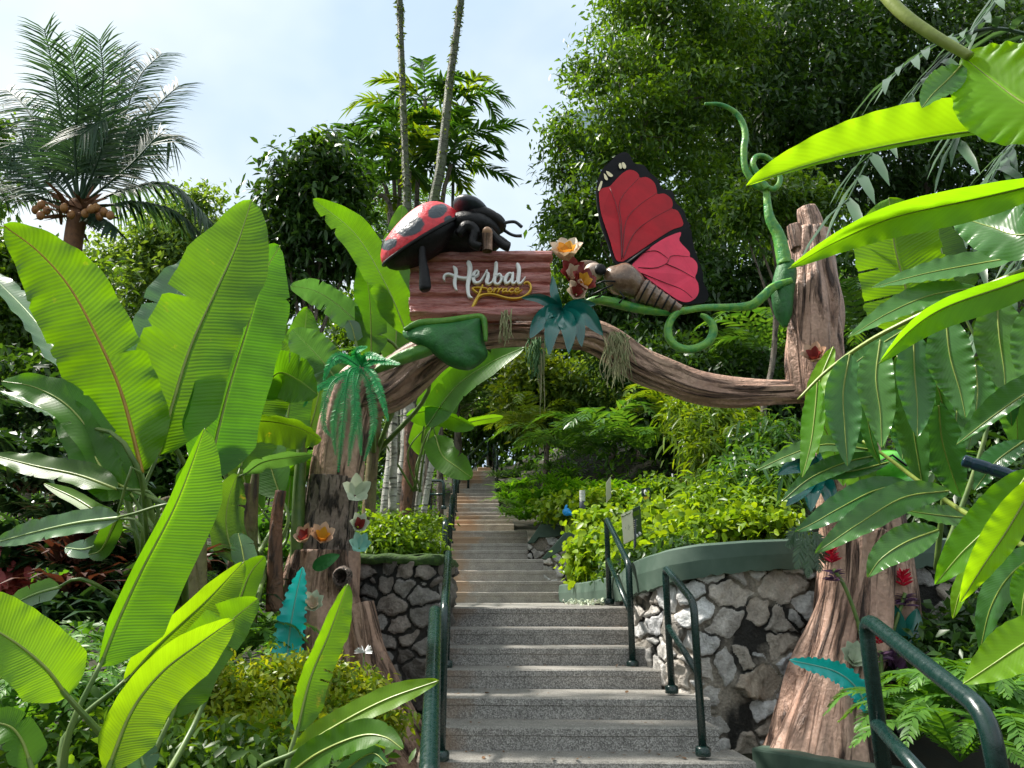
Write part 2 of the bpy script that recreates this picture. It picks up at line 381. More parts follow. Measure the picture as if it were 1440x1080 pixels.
def vcolmat(name, ca, cb, rough=.35, bump=.25, scale=30, coat=0):
    """two paints told apart by the mesh's own tone attribute"""
    m, nt = newmat(name); k = NT(nt); tc = k.n('ShaderNodeTexCoord')
    at = k.n('ShaderNodeVertexColor', layer_name='tone'); sp = k.n('ShaderNodeSeparateColor', {0: at.outputs[0]})
    n1 = k.n('ShaderNodeTexNoise', {'Vector': tc.outputs['Object'], 'Scale': float(scale), 'Detail': 5.0})
    f = k.ramp(k.math('ADD', sp.outputs[0], k.math('MULTIPLY', k.math('SUBTRACT', n1.outputs[0], .5), .5)), [(.42, g3(0)), (.56, g3(1))])
    col = k.mix(f, ca, cb); col = k.mix(.7, col, k.ramp(n1.outputs[0], [(.3, g3(.7)), (.7, g3(1.2))]), 'MULTIPLY')
    bp = k.n('ShaderNodeBump', {'Strength': bump, 'Distance': .02, 'Height': n1.outputs[0]})
    pb = k.n('ShaderNodeBsdfPrincipled', {'Base Color': col, 'Roughness': rough, 'Normal': bp.outputs[0], 'Coat Weight': coat}); k.out(pb.outputs[0]); return m

M = {}
M['banana'] = leafmat('banana leaf', (.045, .14, .01), (.065, .18, .012), .4, (3.3, 2.7, .4), .4, 150, .25, spots=(.14, .22, .02))
M['banana_dark'] = leafmat('banana leaf old', (.03, .095, .012), (.05, .13, .014), .4, (3.4, 2.8, .4), .38, 150, .25)
M['banana_skysheen'] = leafmat('banana leaf sky sheen', (.05, .14, .05), (.07, .17, .06), .25, (2.5, 2.5, 1), .3, 140, .25, .8, spots=(.1, .15, .06))  # the sky's bluish sheen is put into the leaf colour
M['banana_lime'] = leafmat('young banana leaf', (.10, .25, .012), (.14, .3, .015), .42, (2.9, 2.3, .35), .4, 160, .35, spots=(.3, .3, .03))
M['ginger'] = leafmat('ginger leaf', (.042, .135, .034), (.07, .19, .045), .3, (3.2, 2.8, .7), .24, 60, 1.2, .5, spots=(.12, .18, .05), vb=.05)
M['ginger_lime'] = leafmat('ginger leaf backlit', (.10, .27, .012), (.13, .32, .014), .55, (3.4, 2.6, .5), .42, 60, 1.2, .35, spots=(.2, .3, .03), vb=.03)  # brighter copy of the ginger leaf, backlight put into its colour
M['rib'] = paint('yellow midrib', (.22, .28, .05), .4, .2, 20)
M['rib_orange'] = paint('orange midrib', (.38, .22, .03), .4, .2, 20)
M['rib_pale'] = paint('pale midrib', (.25, .36, .12), .4, .2, 20)
M['stalk'] = paint('leaf stalk', (.06, .12, .02), .5, .3, 12, (.12, .18, .035))
M['pstem'] = barkmat('banana stem', (.12, .14, .04), (.16, .1, .05), (.05, .03, .02), 5, 1, .5)
def lm(n, c1, c2, **k): M[n] = leafmat(n, c1, c2, **k); return M[n]
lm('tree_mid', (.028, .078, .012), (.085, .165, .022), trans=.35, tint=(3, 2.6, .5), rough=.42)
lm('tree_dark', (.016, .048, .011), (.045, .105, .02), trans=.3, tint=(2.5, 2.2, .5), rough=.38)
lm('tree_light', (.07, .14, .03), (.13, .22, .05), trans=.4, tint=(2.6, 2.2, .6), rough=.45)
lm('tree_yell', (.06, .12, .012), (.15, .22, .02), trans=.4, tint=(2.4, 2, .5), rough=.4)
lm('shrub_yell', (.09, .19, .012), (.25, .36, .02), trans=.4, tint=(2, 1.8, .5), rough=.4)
lm('shrub_lime', (.08, .17, .012), (.17, .28, .02), trans=.4, tint=(2.4, 2.1, .5), rough=.4)
lm('lily', (.06, .19, .014), (.13, .3, .02), trans=.35, tint=(2.6, 2.2, .5), rough=.32)
lm('shrub_gold', (.09, .19, .012), (.3, .34, .02), trans=.4, tint=(2.2, 1.9, .5), rough=.4)
lm('fern', (.045, .13, .02), (.1, .23, .03), trans=.35, tint=(2.4, 2.2, .5), rough=.45)
lm('palm', (.03, .1, .022), (.085, .18, .035), trans=.35, tint=(2.8, 2.5, .6), rough=.3, spec=.6)
lm('palm_dark', (.02, .065, .015), (.05, .12, .025), trans=.35, tint=(2.6, 2.4, .5), rough=.4)
lm('palm_yell', (.07, .15, .012), (.14, .21, .02), trans=.4, tint=(2.6, 2.2, .5), rough=.38)
lm('coco', (.02, .055, .03), (.05, .1, .05), trans=.3, tint=(2.4, 2.4, .9), rough=.5, spec=.25)
lm('cord_dark', (.008, .03, .012), (.03, .07, .03), trans=.2, tint=(2.4, 2.2, .6), rough=.3)
lm('cord_red', (.05, .02, .015), (.11, .045, .03), trans=.2, tint=(2, 1.4, .8), rough=.5)
lm('glossfrond', (.035, .085, .04), (.065, .13, .06), trans=.25, tint=(2, 2, 1), rough=.28, spec=.6)
lm('fake_fern', (.016, .24, .07), (.03, .38, .1), trans=.15, tint=(1.5, 2, 1), rough=.4)
lm('pinkflower', (.5, .08, .1), (.6, .2, .2), trans=.3, tint=(1.3, 1, 1))
M['trunk'] = barkmat('tree bark', (.1, .075, .05), (.14, .12, .09), (.03, .025, .02), 6, 3, .6)
M['arecabark'] = barkmat('slim palm bark', (.085, .09, .065), (.06, .085, .025), (.03, .03, .022), 1.5, 14, .5)
M['whitebark'] = barkmat('lichened palm trunk', (.5, .5, .45), (.2, .19, .15), (.04, .04, .035), 2, 12, .5)
M['brownbark'] = barkmat('dead brown trunk', (.16, .07, .035), (.1, .05, .03), (.03, .015, .01), 6, 2, .6)
M['logpink'] = barkmat('sculpted log', (.54, .35, .262), (.37, .22, .162), (.06, .033, .024), 9, .8, 1.2, .5)
M['logdark'] = barkmat('sculpted log charred', (.25, .185, .15), (.16, .12, .1), (.035, .026, .022), 16, 3.2, 1.2, .6)
M['logbrown'] = barkmat('sculpted log brown', (.44, .28, .2), (.3, .18, .125), (.06, .03, .02), 8, .9, 1.0, .5)
M['green_wall'] = paint('green wall paint', (.045, .085, .06), .7, .25, 5, (.075, .12, .09))
M['rail'] = paint('dark green rail paint', (.005, .024, .021), .26, .12, 60, None, 0, .05, .6)
M['stone'] = stonemat('rubble stone', [(.34, .31, .27), (.62, .62, .62), (.46, .38, .3), (.76, .76, .76), (.55, .49, .42), (.66, .67, .7)], (.02, .019, .017), (.3, .265, .22), .45)
M['stone_shaded'] = stonemat('shaded rubble stone', [(.13, .115, .1), (.36, .31, .27), (.2, .185, .17), (.48, .45, .42), (.15, .135, .12), (.32, .27, .24)], (.014, .014, .012), (.035, .032, .028), .85)  # the pillar's shade is put into darker stone, mortar and dirt tones
M['tread'] = stepmat('worn sunlit tread', (.27, .255, .23), (.36, .345, .315), (.3, .22, .14), .6, .1)  # beige worn tops, the sun on them partly put into the colour
M['agg'] = stepmat('exposed aggregate', (.2, .19, .178), (.44, .42, .395), (.22, .15, .1), .9, .3)
M['conc'] = stepmat('worn concrete', (.37, .34, .3), (.47, .44, .4), (.37, .26, .17), .5, .5)
M['conc_or'] = stepmat('orange stained concrete', (.38, .33, .27), (.46, .41, .35), (.42, .26, .15), .4, .7)
M['soil'] = paint('soil', (.03, .022, .014), .9, .4, 6, (.06, .045, .028), 0, .6)
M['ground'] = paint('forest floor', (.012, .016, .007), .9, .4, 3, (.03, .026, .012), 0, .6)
M['earth'] = paint('cut earth bank', (.1, .06, .03), .9, .4, 4, (.24, .16, .08), 0, .8)
M['moss'] = paint('moss', (.02, .05, .008), .9, .4, 30, (.05, .1, .015), 0, .8)
M['board'] = paint('red brown sign paint', (.3, .085, .07), .28, .3, 9, (.48, .19, .16), 0, .6, .6, 6, (1, 1, 7), .3)
M['white'] = paint('white letter paint', (.85, .85, .84), .35, .05)
M['gold'] = paint('yellow letter paint', (.75, .48, .04), .35, .1)
M['shell'] = vcolmat('ladybird shell', (.72, .03, .045), (.03, .045, .06), .4, .5, 25, .08)
M['black'] = paint('black paint', (.006, .006, .007), .45, .4, 20, None, 0, .5, .25)
M['slate'] = paint('slate paint', (.02, .028, .04), .4, .5, 15, None, 0, .3)
M['wingred'] = paint('shaded red wing', (.42, .022, .032), .6, .2, 5, None, 0, .1, .15)  # the forewing's shadow is put into this darker red
M['wingpink'] = paint('pink wing', (.8, .06, .12), .5, .15, 5, None, 0, .1, .2)
M['wingblack'] = paint('black wing edge', (.004, .004, .006), .6, .3, 4, None, 0, .1, .15)
M['veinred'] = paint('wing vein', (.13, .006, .012), .5)
M['cream'] = paint('cream paint', (.75, .66, .42), .5, .1)
M['bugbrown'] = paint('butterfly body', (.1, .055, .032), .25, .4, 14, (.24, .15, .095), 0, .35, .5, 5, None, .3)
M['bughead'] = paint('butterfly head', (.42, .3, .22), .3, .3, 14, (.5, .4, .34), 0, .2)
M['vine'] = paint('green vine paint', (.025, .22, .05), .38, .4, 16, (.17, .38, .04), 0, .6)
M['vinedeep'] = paint('deep green leaf paint', (.012, .1, .02), .55, .35, 14, (.022, .15, .025), 0, .8)
M['vinemoss'] = paint('mossy green leaf paint', (.05, .2, .015), .5, .3, 14, (.12, .28, .03), 0, .7)
lm('teal', (.004, .09, .075), (.006, .13, .105), trans=.05, tint=(1, 1, 1), rough=.2, spec=.8)
lm('cyan', (.005, .45, .44), (.008, .5, .47), trans=.15, tint=(1, 1.2, 1), rough=.3, spec=.6)
lm('petal_white', (.7, .6, .48), (.62, .45, .32), trans=.2, tint=(1, 1, .9), rough=.4)
lm('petal_orange', (.6, .2, .02), (.65, .34, .03), trans=.2, tint=(1, 1, .9), rough=.4)
lm('petal_maroon', (.17, .012, .015), (.28, .05, .04), trans=.1, tint=(1, 1, .9), rough=.35)
lm('petal_peach', (.5, .24, .12), (.62, .42, .3), trans=.15, tint=(1, 1, .9), rough=.4)
lm('petal_pale', (.42, .5, .36), (.55, .6, .46), trans=.15, tint=(1, 1, .9), rough=.45)
lm('petal_teal', (.12, .4, .36), (.3, .52, .42), trans=.1, tint=(1, 1, .9), rough=.4)
lm('petal_red', (.5, .008, .03), (.6, .02, .06), trans=.15, tint=(1, 1, .9), rough=.4)
lm('petal_purple', (.07, .03, .08), (.14, .07, .13), trans=.1, tint=(1, 1, .9), rough=.4)
M['root'] = paint('hanging roots', (.2, .24, .1), .8, .3, 20, (.32, .28, .16))
M['rootgreen'] = paint('hanging green tuft', (.05, .16, .05), .7, .3, 20, (.12, .24, .08))
M['lime'] = paint('lime green paint', (.06, .4, .02), .3, .3, 10, (.12, .5, .04), 0, .2, .5, 5, None, .4)
M['navy'] = paint('dark blue paint', (.006, .03, .06), .3, .3, 20)
M['bollard'] = paint('bollard grey', (.03, .04, .055), .45)
M['frost'] = paint('frosted lamp', (.5, .52, .5), .3)
M['panel'] = paint('cream panel', (.72, .68, .55), .5, .05)
M['paneldark'] = paint('dark green panel', (.012, .035, .03), .4)
M['ink'] = paint('grey green ink', (.16, .2, .12), .6)
M['sky_blue'] = paint('bright blue plastic', (.01, .3, .75), .35)
M['coconut'] = paint('coconut husk', (.22, .085, .025), .5, .3, 10, (.32, .15, .035))
M['husk'] = paint('brown fibre', (.16, .075, .035), .8, .4, 12)
M['conc_wall'] = paint('pale render', (.5, .5, .48), .8, .1)
M['glass'] = paint('pale glass', (.35, .45, .5), .1)
M['roof'] = paint('grey roof', (.2, .18, .19), .7)
M['dryleaf'] = paint('dry leaf', (.16, .08, .03), .7)
# ---------------------------------------------------------------- camera, sky, sun
cam = bpy.data.cameras.new('camera'); co = bpy.data.objects.new('camera', cam); COL.objects.link(co)
co.location = CAM; co.rotation_euler = (math.pi / 2 + TH, 0, 0)
cam.sensor_width = 36; cam.lens = 36 * F / 1440; cam.clip_start = .05; cam.clip_end = 3000
scene.camera = co
SUN = nrm(A(-.55, .17, .82)); EL = math.asin(SUN[2]); AZ = math.atan2(SUN[0], SUN[1])
sl = bpy.data.lights.new('sun', 'SUN'); so = bpy.data.objects.new('sun', sl); COL.objects.link(so)
sl.energy = 4.8; sl.angle = math.radians(5.0); sl.color = (1, .95, .86)
so.rotation_euler = Vector(-SUN).to_track_quat('-Z', 'Y').to_euler(); so.location = (0, 0, 40)
w = bpy.data.worlds.new('World'); scene.world = w; w.use_nodes = True
nt = w.node_tree; nt.nodes.clear(); k = NT(nt)
sky = k.n('ShaderNodeTexSky', sky_type='NISHITA', sun_disc=False, sun_elevation=EL, sun_rotation=AZ)
tc = k.n('ShaderNodeTexCoord')
mp = k.n('ShaderNodeMapping', {0: tc.outputs['Generated'], 'Location': (3.3, .4, 1.2), 'Scale': (1, 1, 1.5)})
nz = k.n('ShaderNodeTexNoise', {'Vector': mp.outputs[0], 'Scale': 2.4, 'Detail': 7.0, 'Roughness': .55, 'Distortion': .4})
cover = k.ramp(nz.outputs[0], [(.34, g3(.9)), (.5, g3(1))])
nz2 = k.n('ShaderNodeTexNoise', {'Vector': mp.outputs[0], 'Scale': 1.3, 'Detail': 5.0})
cloud = k.ramp(nz2.outputs[0], [(.33, (3.6, 4.55, 5.6)), (.46, (5.1, 5.7, 6.0)), (.58, (5.75, 6.1, 6.2))])
col = k.mix(cover, sky.outputs[0], cloud)
bg = k.n('ShaderNodeBackground', {'Color': col, 'Strength': .1})
wo = k.n('ShaderNodeOutputWorld'); nt.links.new(bg.outputs[0], wo.inputs[0])
vs = scene.view_settings; vs.view_transform = 'Standard'; vs.look = 'None'; vs.exposure = .92; vs.gamma = 1
cy = scene.cycles
cy.use_denoising = True
try: cy.denoiser = 'OPENIMAGEDENOISE'
except Exception: pass
cy.max_bounces = 7; cy.diffuse_bounces = 3; cy.glossy_bounces = 2; cy.transmission_bounces = 4; cy.transparent_max_bounces = 4
cy.caustics_reflective = False; cy.caustics_refractive = False; cy.sample_clamp_indirect = 6
cy.use_adaptive_sampling = True; cy.adaptive_threshold = .02

# ---------------------------------------------------------------- terrain
PY = [-60, 0, 3.0, 4.3, 6.4, 9.5, 10.6, 12.5, 14.6, 17.2, 21, 30, 60, 120, 700]
PZ = [-1.25, -1.2, -1.15, -.95, -.2, -.1, .42, .98, 1.45, 2.2, 3.4, 5.2, 9, 13, 14]
def prof(y): return EYE + np.interp(y, PY, PZ)
def xl_of(y): return np.interp(y, [0, 4.6, 14.6, 21, 60], [-.25, -.45, -1.2, -1.1, -2.5])
def xr_of(y): return np.interp(y, [0, 4.3, 5.2, 6.4, 8.5, 9.6, 10.5, 12, 14, 17, 21, 60], [1.6, 1.4, 1.1, 1.05, .8, .75, .7, .35, .05, -.3, -.5, -1.5])
def terr(x, y):
    x = np.asarray(x, float); y = np.asarray(y, float)
    z = prof(y) - .22
    R = x - xr_of(y) - .35; Lf = xl_of(y) - .35 - x
    z = z + sstep(0, 2.4, R) * np.interp(y, [5.5, 7.5, 10, 14], [0, .25, 1.05, 1.2]) + sstep(1.5, 13, R) * np.interp(y, [6, 9, 12, 30], [0, .5, 4.2, 7])
    z = z + sstep(0, 6, Lf) * np.interp(y, [3, 8, 14, 40], [0, .1, -.4, -1.5])
    return z + .06 * np.sin(x * 1.7 + y) * np.cos(y * 1.3 - x * .4) * sstep(.3, 1.5, np.maximum(R, Lf))
xs = np.r_[-700, -300, -120, -60, np.linspace(-30, 30, 121), 60, 120, 300, 700]
ys = np.r_[-60, -30, -12, -5, np.linspace(0, 30, 101), np.linspace(32, 70, 20), 100, 160, 300, 700]
X, Y = np.meshgrid(xs, ys, indexing='ij')
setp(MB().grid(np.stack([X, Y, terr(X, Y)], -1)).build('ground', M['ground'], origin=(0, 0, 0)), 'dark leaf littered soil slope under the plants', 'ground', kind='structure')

# ---------------------------------------------------------------- staircase
YAW = math.atan(78 / F); SD = A(-math.sin(YAW), math.cos(YAW), 0); SR = A(math.cos(.03), -math.sin(.03), 0)
STEPS = [(1180, 3.85, 600, 1075), (1122, 4.1, 610, 1050), (1069, 4.35, 618, 1030), (1021, 4.62, 625, 980), (980, 4.89, 627, 970), (940.4, 5.32, 628, 903), (909.5, 5.58, 629, 884), (883, 5.84, 630, 883), (853.7, 6.12, 631, 872),
  (832.5, 9.6, 631, 792), (817, 9.93, 631, 789), (802, 10.26, 632, 784), (786.3, 10.6, 632, 780), (774, 11.5, 633, 758), (764.4, 11.85, 634, 755), (755, 12.2, 634, 738), (746.5, 12.55, 635, 736), (737, 13.5, 636, 718), (731, 13.85, 636, 717), (725, 14.2, 637, 712), (720, 14.6, 637, 711),
  (714, 15.5, 638, 699), (708, 16, 639, 698), (703, 16.4, 640, 697), (698, 16.8, 640, 697), (693.7, 17.2, 641, 697), (687, 18, 643, 694), (680, 18.6, 648, 693), (674, 19.2, 655, 693), (668, 19.8, 662, 693), (662, 20.4, 670, 693), (657, 21, 678, 692)]
st = thing('staircase', 'long flight of grey aggregate steps climbing under the log arch', 'stairs', P(625, 1021, 4.6))
STZ = []
for i, (y, D, xl, xr) in enumerate(STEPS):
    p = P(xl, y, D); z = p[2]
    q = P(xr, y, D)
    for _ in range(4): q = P(xr, y, D + (q[0] - p[0]) * SR[1] / SR[0])
    wd = (q[0] - p[0]) / SR[0] + (.06 if i > 8 else .12)
    nd = STEPS[i + 1][1] if i + 1 < len(STEPS) else D + 3
    dep = (nd - D) / SD[1] + .06
    zb = z - (.24 if i else .5)
    p = p - SR * .12; wd += .12
    mb = MB()
    nu = 2
    a, b = p, p + SR * wd
    nose = .006
    loop = [(0, zb), (0, z - .05), (-nose, z - .045), (-nose, z - .01), (-nose + .01, z), (dep, z), (dep, zb)]
    us = np.linspace(0, wd, 25)
    G = np.zeros((25, len(loop), 3)); UV = np.zeros((25, len(loop), 2))
    for j, u in enumerate(us):
        for kk, (o, zz) in enumerate(loop):
            e = .006 * noise.noise(Vector((u * 3, i * 7.1, kk * .1))) if 0 < kk < 5 else 0
            G[j, kk] = p + SR * u + SD * (o + e); G[j, kk, 2] = zz + e * .6
            UV[j, kk] = (u, zz)
    G = np.concatenate([np.repeat(G[:1].mean(1, keepdims=True), len(loop), 1), G, np.repeat(G[-1:].mean(1, keepdims=True), len(loop), 1)])
    UV = np.concatenate([UV[:1], UV, UV[-1:]])
    mat = M['agg'] if i < 9 else (M['conc_or'] if i in (15, 17, 18, 19, 23, 28) else M['conc'])
    mb.grid(G, UV)
    mi = np.zeros((len(G) - 1, len(loop) - 1), int)
    if i < 9: mi[:, 3:5] = 1
    mb.MI[-1] = mi.ravel(); mb.build('step', [mat, M['tread']], st, smooth=False)
    STZ.append((D, z))
def tread(D):
    z = STZ[0][1]
    for d, zz in STZ:
        if D >= d: z = zz
    return z

# ---------------------------------------------------------------- rubble walls
def stone_wall(pts, zb, zt, sp, seed, amp=.05, dens=95):
    r = np.random.default_rng(seed)
    p = cat(A(*pts), 400); s = np.r_[0, np.cumsum(np.linalg.norm(np.diff(p, axis=0), axis=1))]; Ls = s[-1]
    zb = np.asarray(zb, float); zt = np.asarray(zt, float)
    H = (zt - zb).max()
    ns, nz = int(Ls * dens), int(H * dens)
    sv = np.linspace(0, Ls, ns); tv = np.linspace(0, 1, nz)
    bx = np.stack([np.interp(sv, s, p[:, 0]), np.interp(sv, s, p[:, 1])], 1)
    T = nrm(np.gradient(bx, axis=0)); Nn = np.stack([T[:, 1], -T[:, 0]], 1)
    kx = np.linspace(0, 1, len(zb)); b = np.interp(sv / Ls, kx, zb); t = np.interp(sv / Ls, kx, zt)
    Z = b[:, None] + (t - b)[:, None] * tv[None]
    Sg = np.repeat(sv[:, None], nz, 1)
    seeds = []
    for a in np.arange(-sp, Ls + sp, sp):
        for c in np.arange(b.min() - sp, t.max() + sp, sp * .78):
            if r.random() < .93: seeds.append((a + r.uniform(-.48, .48) * sp, c + r.uniform(-.48, .48) * sp * .78, r.uniform(-.5, .5) * sp * .5))
    seeds += [(a + r.normal() * sp * .5, c + r.normal() * sp * .4, -.5 * sp) for a, c, _ in seeds if r.random() < .28]
    seeds = A(*seeds)
    q = np.stack([Sg.ravel(), Z.ravel()], 1)
    wob = .007 * np.stack([np.sin(q[:, 1] * 37 + q[:, 0] * 17), np.sin(q[:, 0] * 41 - q[:, 1] * 13)], 1) + .004 * np.stack([np.sin(q[:, 1] * 97), np.sin(q[:, 0] * 103)], 1); q = q + wob
    F1 = np.full(len(q), 9.); F2 = F1.copy(); ID = np.zeros(len(q), int)
    for i, (a, c, wgt) in enumerate(seeds):
        d = np.hypot((q[:, 0] - a) * .9, (q[:, 1] - c) * 1.15) - .35 * wgt
        n1 = d < F1; F2 = np.where(n1, F1, np.minimum(F2, d)); ID = np.where(n1, i, ID); F1 = np.where(n1, d, F1)
    mort = (r.uniform(.0005, .007, len(seeds)) + (r.random(len(seeds)) < .05) * .2)[ID]
    mask = sstep(mort, mort + .011, (F2 - F1) * .5)
    rr = r.random(len(seeds)); tl = r.normal(size=(len(seeds), 2)) * .2
    dx = q - seeds[ID, :2]
    h = mask * (amp * (.45 + .55 * rr[ID])) + mask * (dx * tl[ID]).sum(1)
    h = h + mask * .010 * np.sin(dx[:, 0] * 47 + rr[ID] * 40) * np.sin(dx[:, 1] * 39 + rr[ID] * 60)
    h = np.clip(h, -.01, .12).reshape(ns, nz)
    G = np.stack([bx[:, None, 0] + Nn[:, None, 0] * h, bx[:, None, 1] + Nn[:, None, 1] * h, Z], -1)
    colr = np.stack([mask, r.random(len(seeds))[ID], rr[ID], np.ones(len(q)) * .999], -1).reshape(ns, nz, 4)
    return G, colr, bx, Nn, b, t
def xyz(px, py, D): return P(px, py, D)
# right wall and its painted cap
WP = [(P(795, 848, 9.5)), (P(835, 850, 7.6)), (P(880, 850, 6.5)), (P(902, 900, 5.75)), P(945, 985, 5.2), P(1000, 1050, 5.0), P(1080, 1065, 5.02), P(1150, 1065, 5.1), P(1250, 1065, 5.2), P(1420, 1065, 5.3)]
wxy = [(p[0], p[1]) for p in WP]
def zat(py, D): return P(0, py, D)[2]
Lp = np.r_[0, np.cumsum(np.linalg.norm(np.diff(A(*wxy), axis=0), axis=1))]; Lq = np.linspace(0, Lp[-1], 24)
zbv = np.interp(Lq, Lp, [EYE - .12, EYE - .14, EYE - .25, EYE - .75, EYE - 1.0, EYE - 1.1] + [EYE - 1.2] * 4)
top = [zat(822, 9.5), zat(818, 7.6), zat(808, 6.5), zat(792, 5.75), zat(778, 5.2), zat(766, 5.0), zat(760, 5.02), zat(758, 5.1), zat(758, 5.2), zat(757, 5.3)]
bot = [zat(846, 9.5), zat(848, 7.6), zat(846, 6.5), zat(838, 5.75), zat(826, 5.2), zat(812, 5.0), zat(803, 5.02), zat(799, 5.1), zat(800, 5.2), zat(801, 5.3)]
ztv, zcv = np.interp(Lq, Lp, top), np.interp(Lq, Lp, bot)
rw = thing('stone_wall', 'curved rubble wall of pale stones with a green painted cap right of the steps', 'wall', (wxy[5][0], wxy[5][1], 0))
G, cl, bx, Nn, b, t = stone_wall(wxy, zbv, zcv + .03, .2, 3, .032)
MB().grid(G, None, 0, cl).build('stone_face', M['stone'], rw)
sv = np.linspace(0, 1, len(bx)); zt = np.interp(sv, np.linspace(0, 1, 24), ztv); zc = np.interp(sv, np.linspace(0, 1, 24), zcv)
wob = np.array([.022 * noise.noise(Vector((a * 40, 3, 0))) + .012 * noise.noise(Vector((a * 160, 8, 0))) for a in sv])
prf = [(-.02, 0, 0), (.075, 0, 0), (.085, .5, 0), (.075, 1, -.015), (.05, 1, 0), (-.22, 1, 0), (-.24, .2, 0)]
G = np.zeros((len(bx), len(prf), 3))
for j, (o, f, e) in enumerate(prf):
    G[:, j, :2] = bx + Nn * o; G[:, j, 2] = zc + (zt - zc) * f + e + (wob if f == 0 else 0)
MB().grid(G).build('cap', M['green_wall'], rw, smooth=False)
# planter soil behind it
pl = []
for i in range(0, len(bx), 12): pl.append((bx[i][0] - Nn[i][0] * .16, bx[i][1] - Nn[i][1] * .16, zt[i] - .06))
pl = A(*pl); back = pl.copy(); back[:, 1] = np.maximum(pl[:, 1] + .4, 9.4); back[:, 0] = np.linspace(pl[0, 0] + .25, 6.5, len(pl)); back[:, 2] = np.maximum(terr(back[:, 0], back[:, 1]) + .02, pl[:, 2])
G = pl[:, None] + (back - pl)[:, None] * np.linspace(0, 1, 10)[None, :, None]
setp(MB().grid(G).build('planter_soil', M['soil'], origin=(3, 7, EYE)), 'dark soil bed held up behind the curved stone wall', 'soil', kind='structure')
def soilz(x, y):
    d = np.hypot(G[..., 0] - x, G[..., 1] - y); return float(G[..., 2].ravel()[d.argmin()])
SOILG = G
# left pillar wall
lw = thing('stone_wall', 'shade darkened rubble pillar with a mossy top between the left trunk and the handrail', 'wall', P(560, 1000, 5.4))
a = P(470, 1000, 5.3); c = P(612, 1000, 5.25); 
zt_ = zat(790, 5.28)
pts = [(a[0] - .3, a[1] + .05), (a[0], a[1]), ((a[0] + c[0]) / 2, 5.27), (c[0] - .07, c[1]), (c[0] - .01, c[1] + .05), (c[0] + .01, c[1] + .35), (c[0] - .0, c[1] + 1.2)]
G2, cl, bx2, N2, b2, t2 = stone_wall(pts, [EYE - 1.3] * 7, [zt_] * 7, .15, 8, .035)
MB().grid(G2, None, 0, cl).build('stone_face', M['stone_shaded'], lw)
mb = MB(); rr_ = []
for (o, z) in [(-.5, zt_ + .03), (-.12, zt_ + .055), (.03, zt_ + .045), (.055, zt_ + .01), (.03, zt_ - .02)]:
    q = np.c_[bx2 + N2 * o, np.full(len(bx2), z)]; q[:, 2] += np.array([.02 * noise.noise(Vector((p[0] * 9, p[1] * 9, z * 5))) for p in bx2]); rr_.append(q)
mb.grid(np.stack(rr_, 1)).build('moss_top', M['moss'], lw)
# zigzag green planter ends up the slope
def slab(name, label, poly, D, th, stone=None):
    t = thing(name, label, 'planter', P(*poly[0], D))
    MB().ext([P(x, y, D) for x, y in poly], A(.12, th, 0)).build('green_cap', M['green_wall'], t, smooth=False, bevel=.01)
    if stone:
        w0, w1 = P(stone[0], stone[2], D + .06), P(stone[1], stone[2], D + .06)
        Gs, cs, *_ = stone_wall([(w0[0], w0[1]), ((w0[0] + w1[0]) / 2, w0[1]), (w1[0], w1[1] + .05)], [zat(stone[3], D)] * 2, [zat(stone[2], D), zat(stone[4], D)], .16, 5)
        MB().grid(Gs, None, 0, cs).build('stone_face', M['stone'], t)
    return t
slab('planter_wall', 'small green sloped planter end further up the steps', [(741, 764), (760, 737), (791, 738), (800, 750), (781, 755), (757, 756), (751, 764)], 11.3, .5, (742, 800, 757, 800, 752))
slab('planter_wall', 'steep green ramped planter end above the landing', [(761, 786), (793, 750), (812, 736), (828, 741), (826, 757), (800, 768), (768, 787)], 10.2, .45, (764, 812, 785, 835, 766))
slab('planter_wall', 'short green wall beyond the yellow hedge at the earth bank', [(928, 728), (950, 727), (952, 740), (930, 741)], 11, .3)
slab('planter_wall', 'grey green wall beside the topmost railing', [(697, 662), (726, 660), (727, 668), (698, 670)], 18.5, .4)

# ---------------------------------------------------------------- handrails
def bend(pts, r=.06, n=6):
    p = [A(*q) for q in pts]; out = [p[0]]
    for i in range(1, len(p) - 1):
        a, b, c = p[i - 1], p[i], p[i + 1]; ra = min(r, np.linalg.norm(a - b) * .45, np.linalg.norm(c - b) * .45)
        s, e = b + nrm(a - b) * ra, b + nrm(c - b) * ra
        for t in np.linspace(0, 1, n): out.append((1 - t) ** 2 * s + 2 * t * (1 - t) * b + t * t * e)
    return np.array(out + [p[-1]])
def flange(t, p, r):
    MB().tube([p, p + A(0, 0, .005), p + A(0, 0, .04), p + A(0, 0, .05)], [r * 1.75, r * 1.85, r * 1.85, r * 1.2], 20).build('base_flange', M['rail'], t)
def rail(label, lo, hi, r=.021, mid=True, ups=None):
    """lo / hi: (foot, head) world points of the lower and the upper post"""
    t = thing('handrail', label, 'handrail', lo[0])
    MB().tube(bend([lo[0], lo[1], hi[1], hi[0]], .07), r, 16).build('top_rail', M['rail'], t)
    if mid:
        f = .52
        MB().tube([lo[0] + (lo[1] - lo[0]) * f, hi[0] + (hi[1] - hi[0]) * f], r * .85, 12).build('mid_rail', M['rail'], t)
    flange(t, lo[0], r); flange(t, hi[0], r)
    return t
def vp(px, py, D, top):               # foot at a pixel, head straight above up to the pixel height
    f = P(px, py, D); h = f.copy(); h[2] = zat(top, D); return f, h
rail('short green handrail with two posts at the foot of the steps on the right', vp(989, 1063, 4.38, 846), vp(945, 975, 4.98, 797), .022)
rail('short green handrail on the right by the edge of the landing', vp(890, 939, 5.5, 792), vp(857, 850, 6.6, 729), .023)
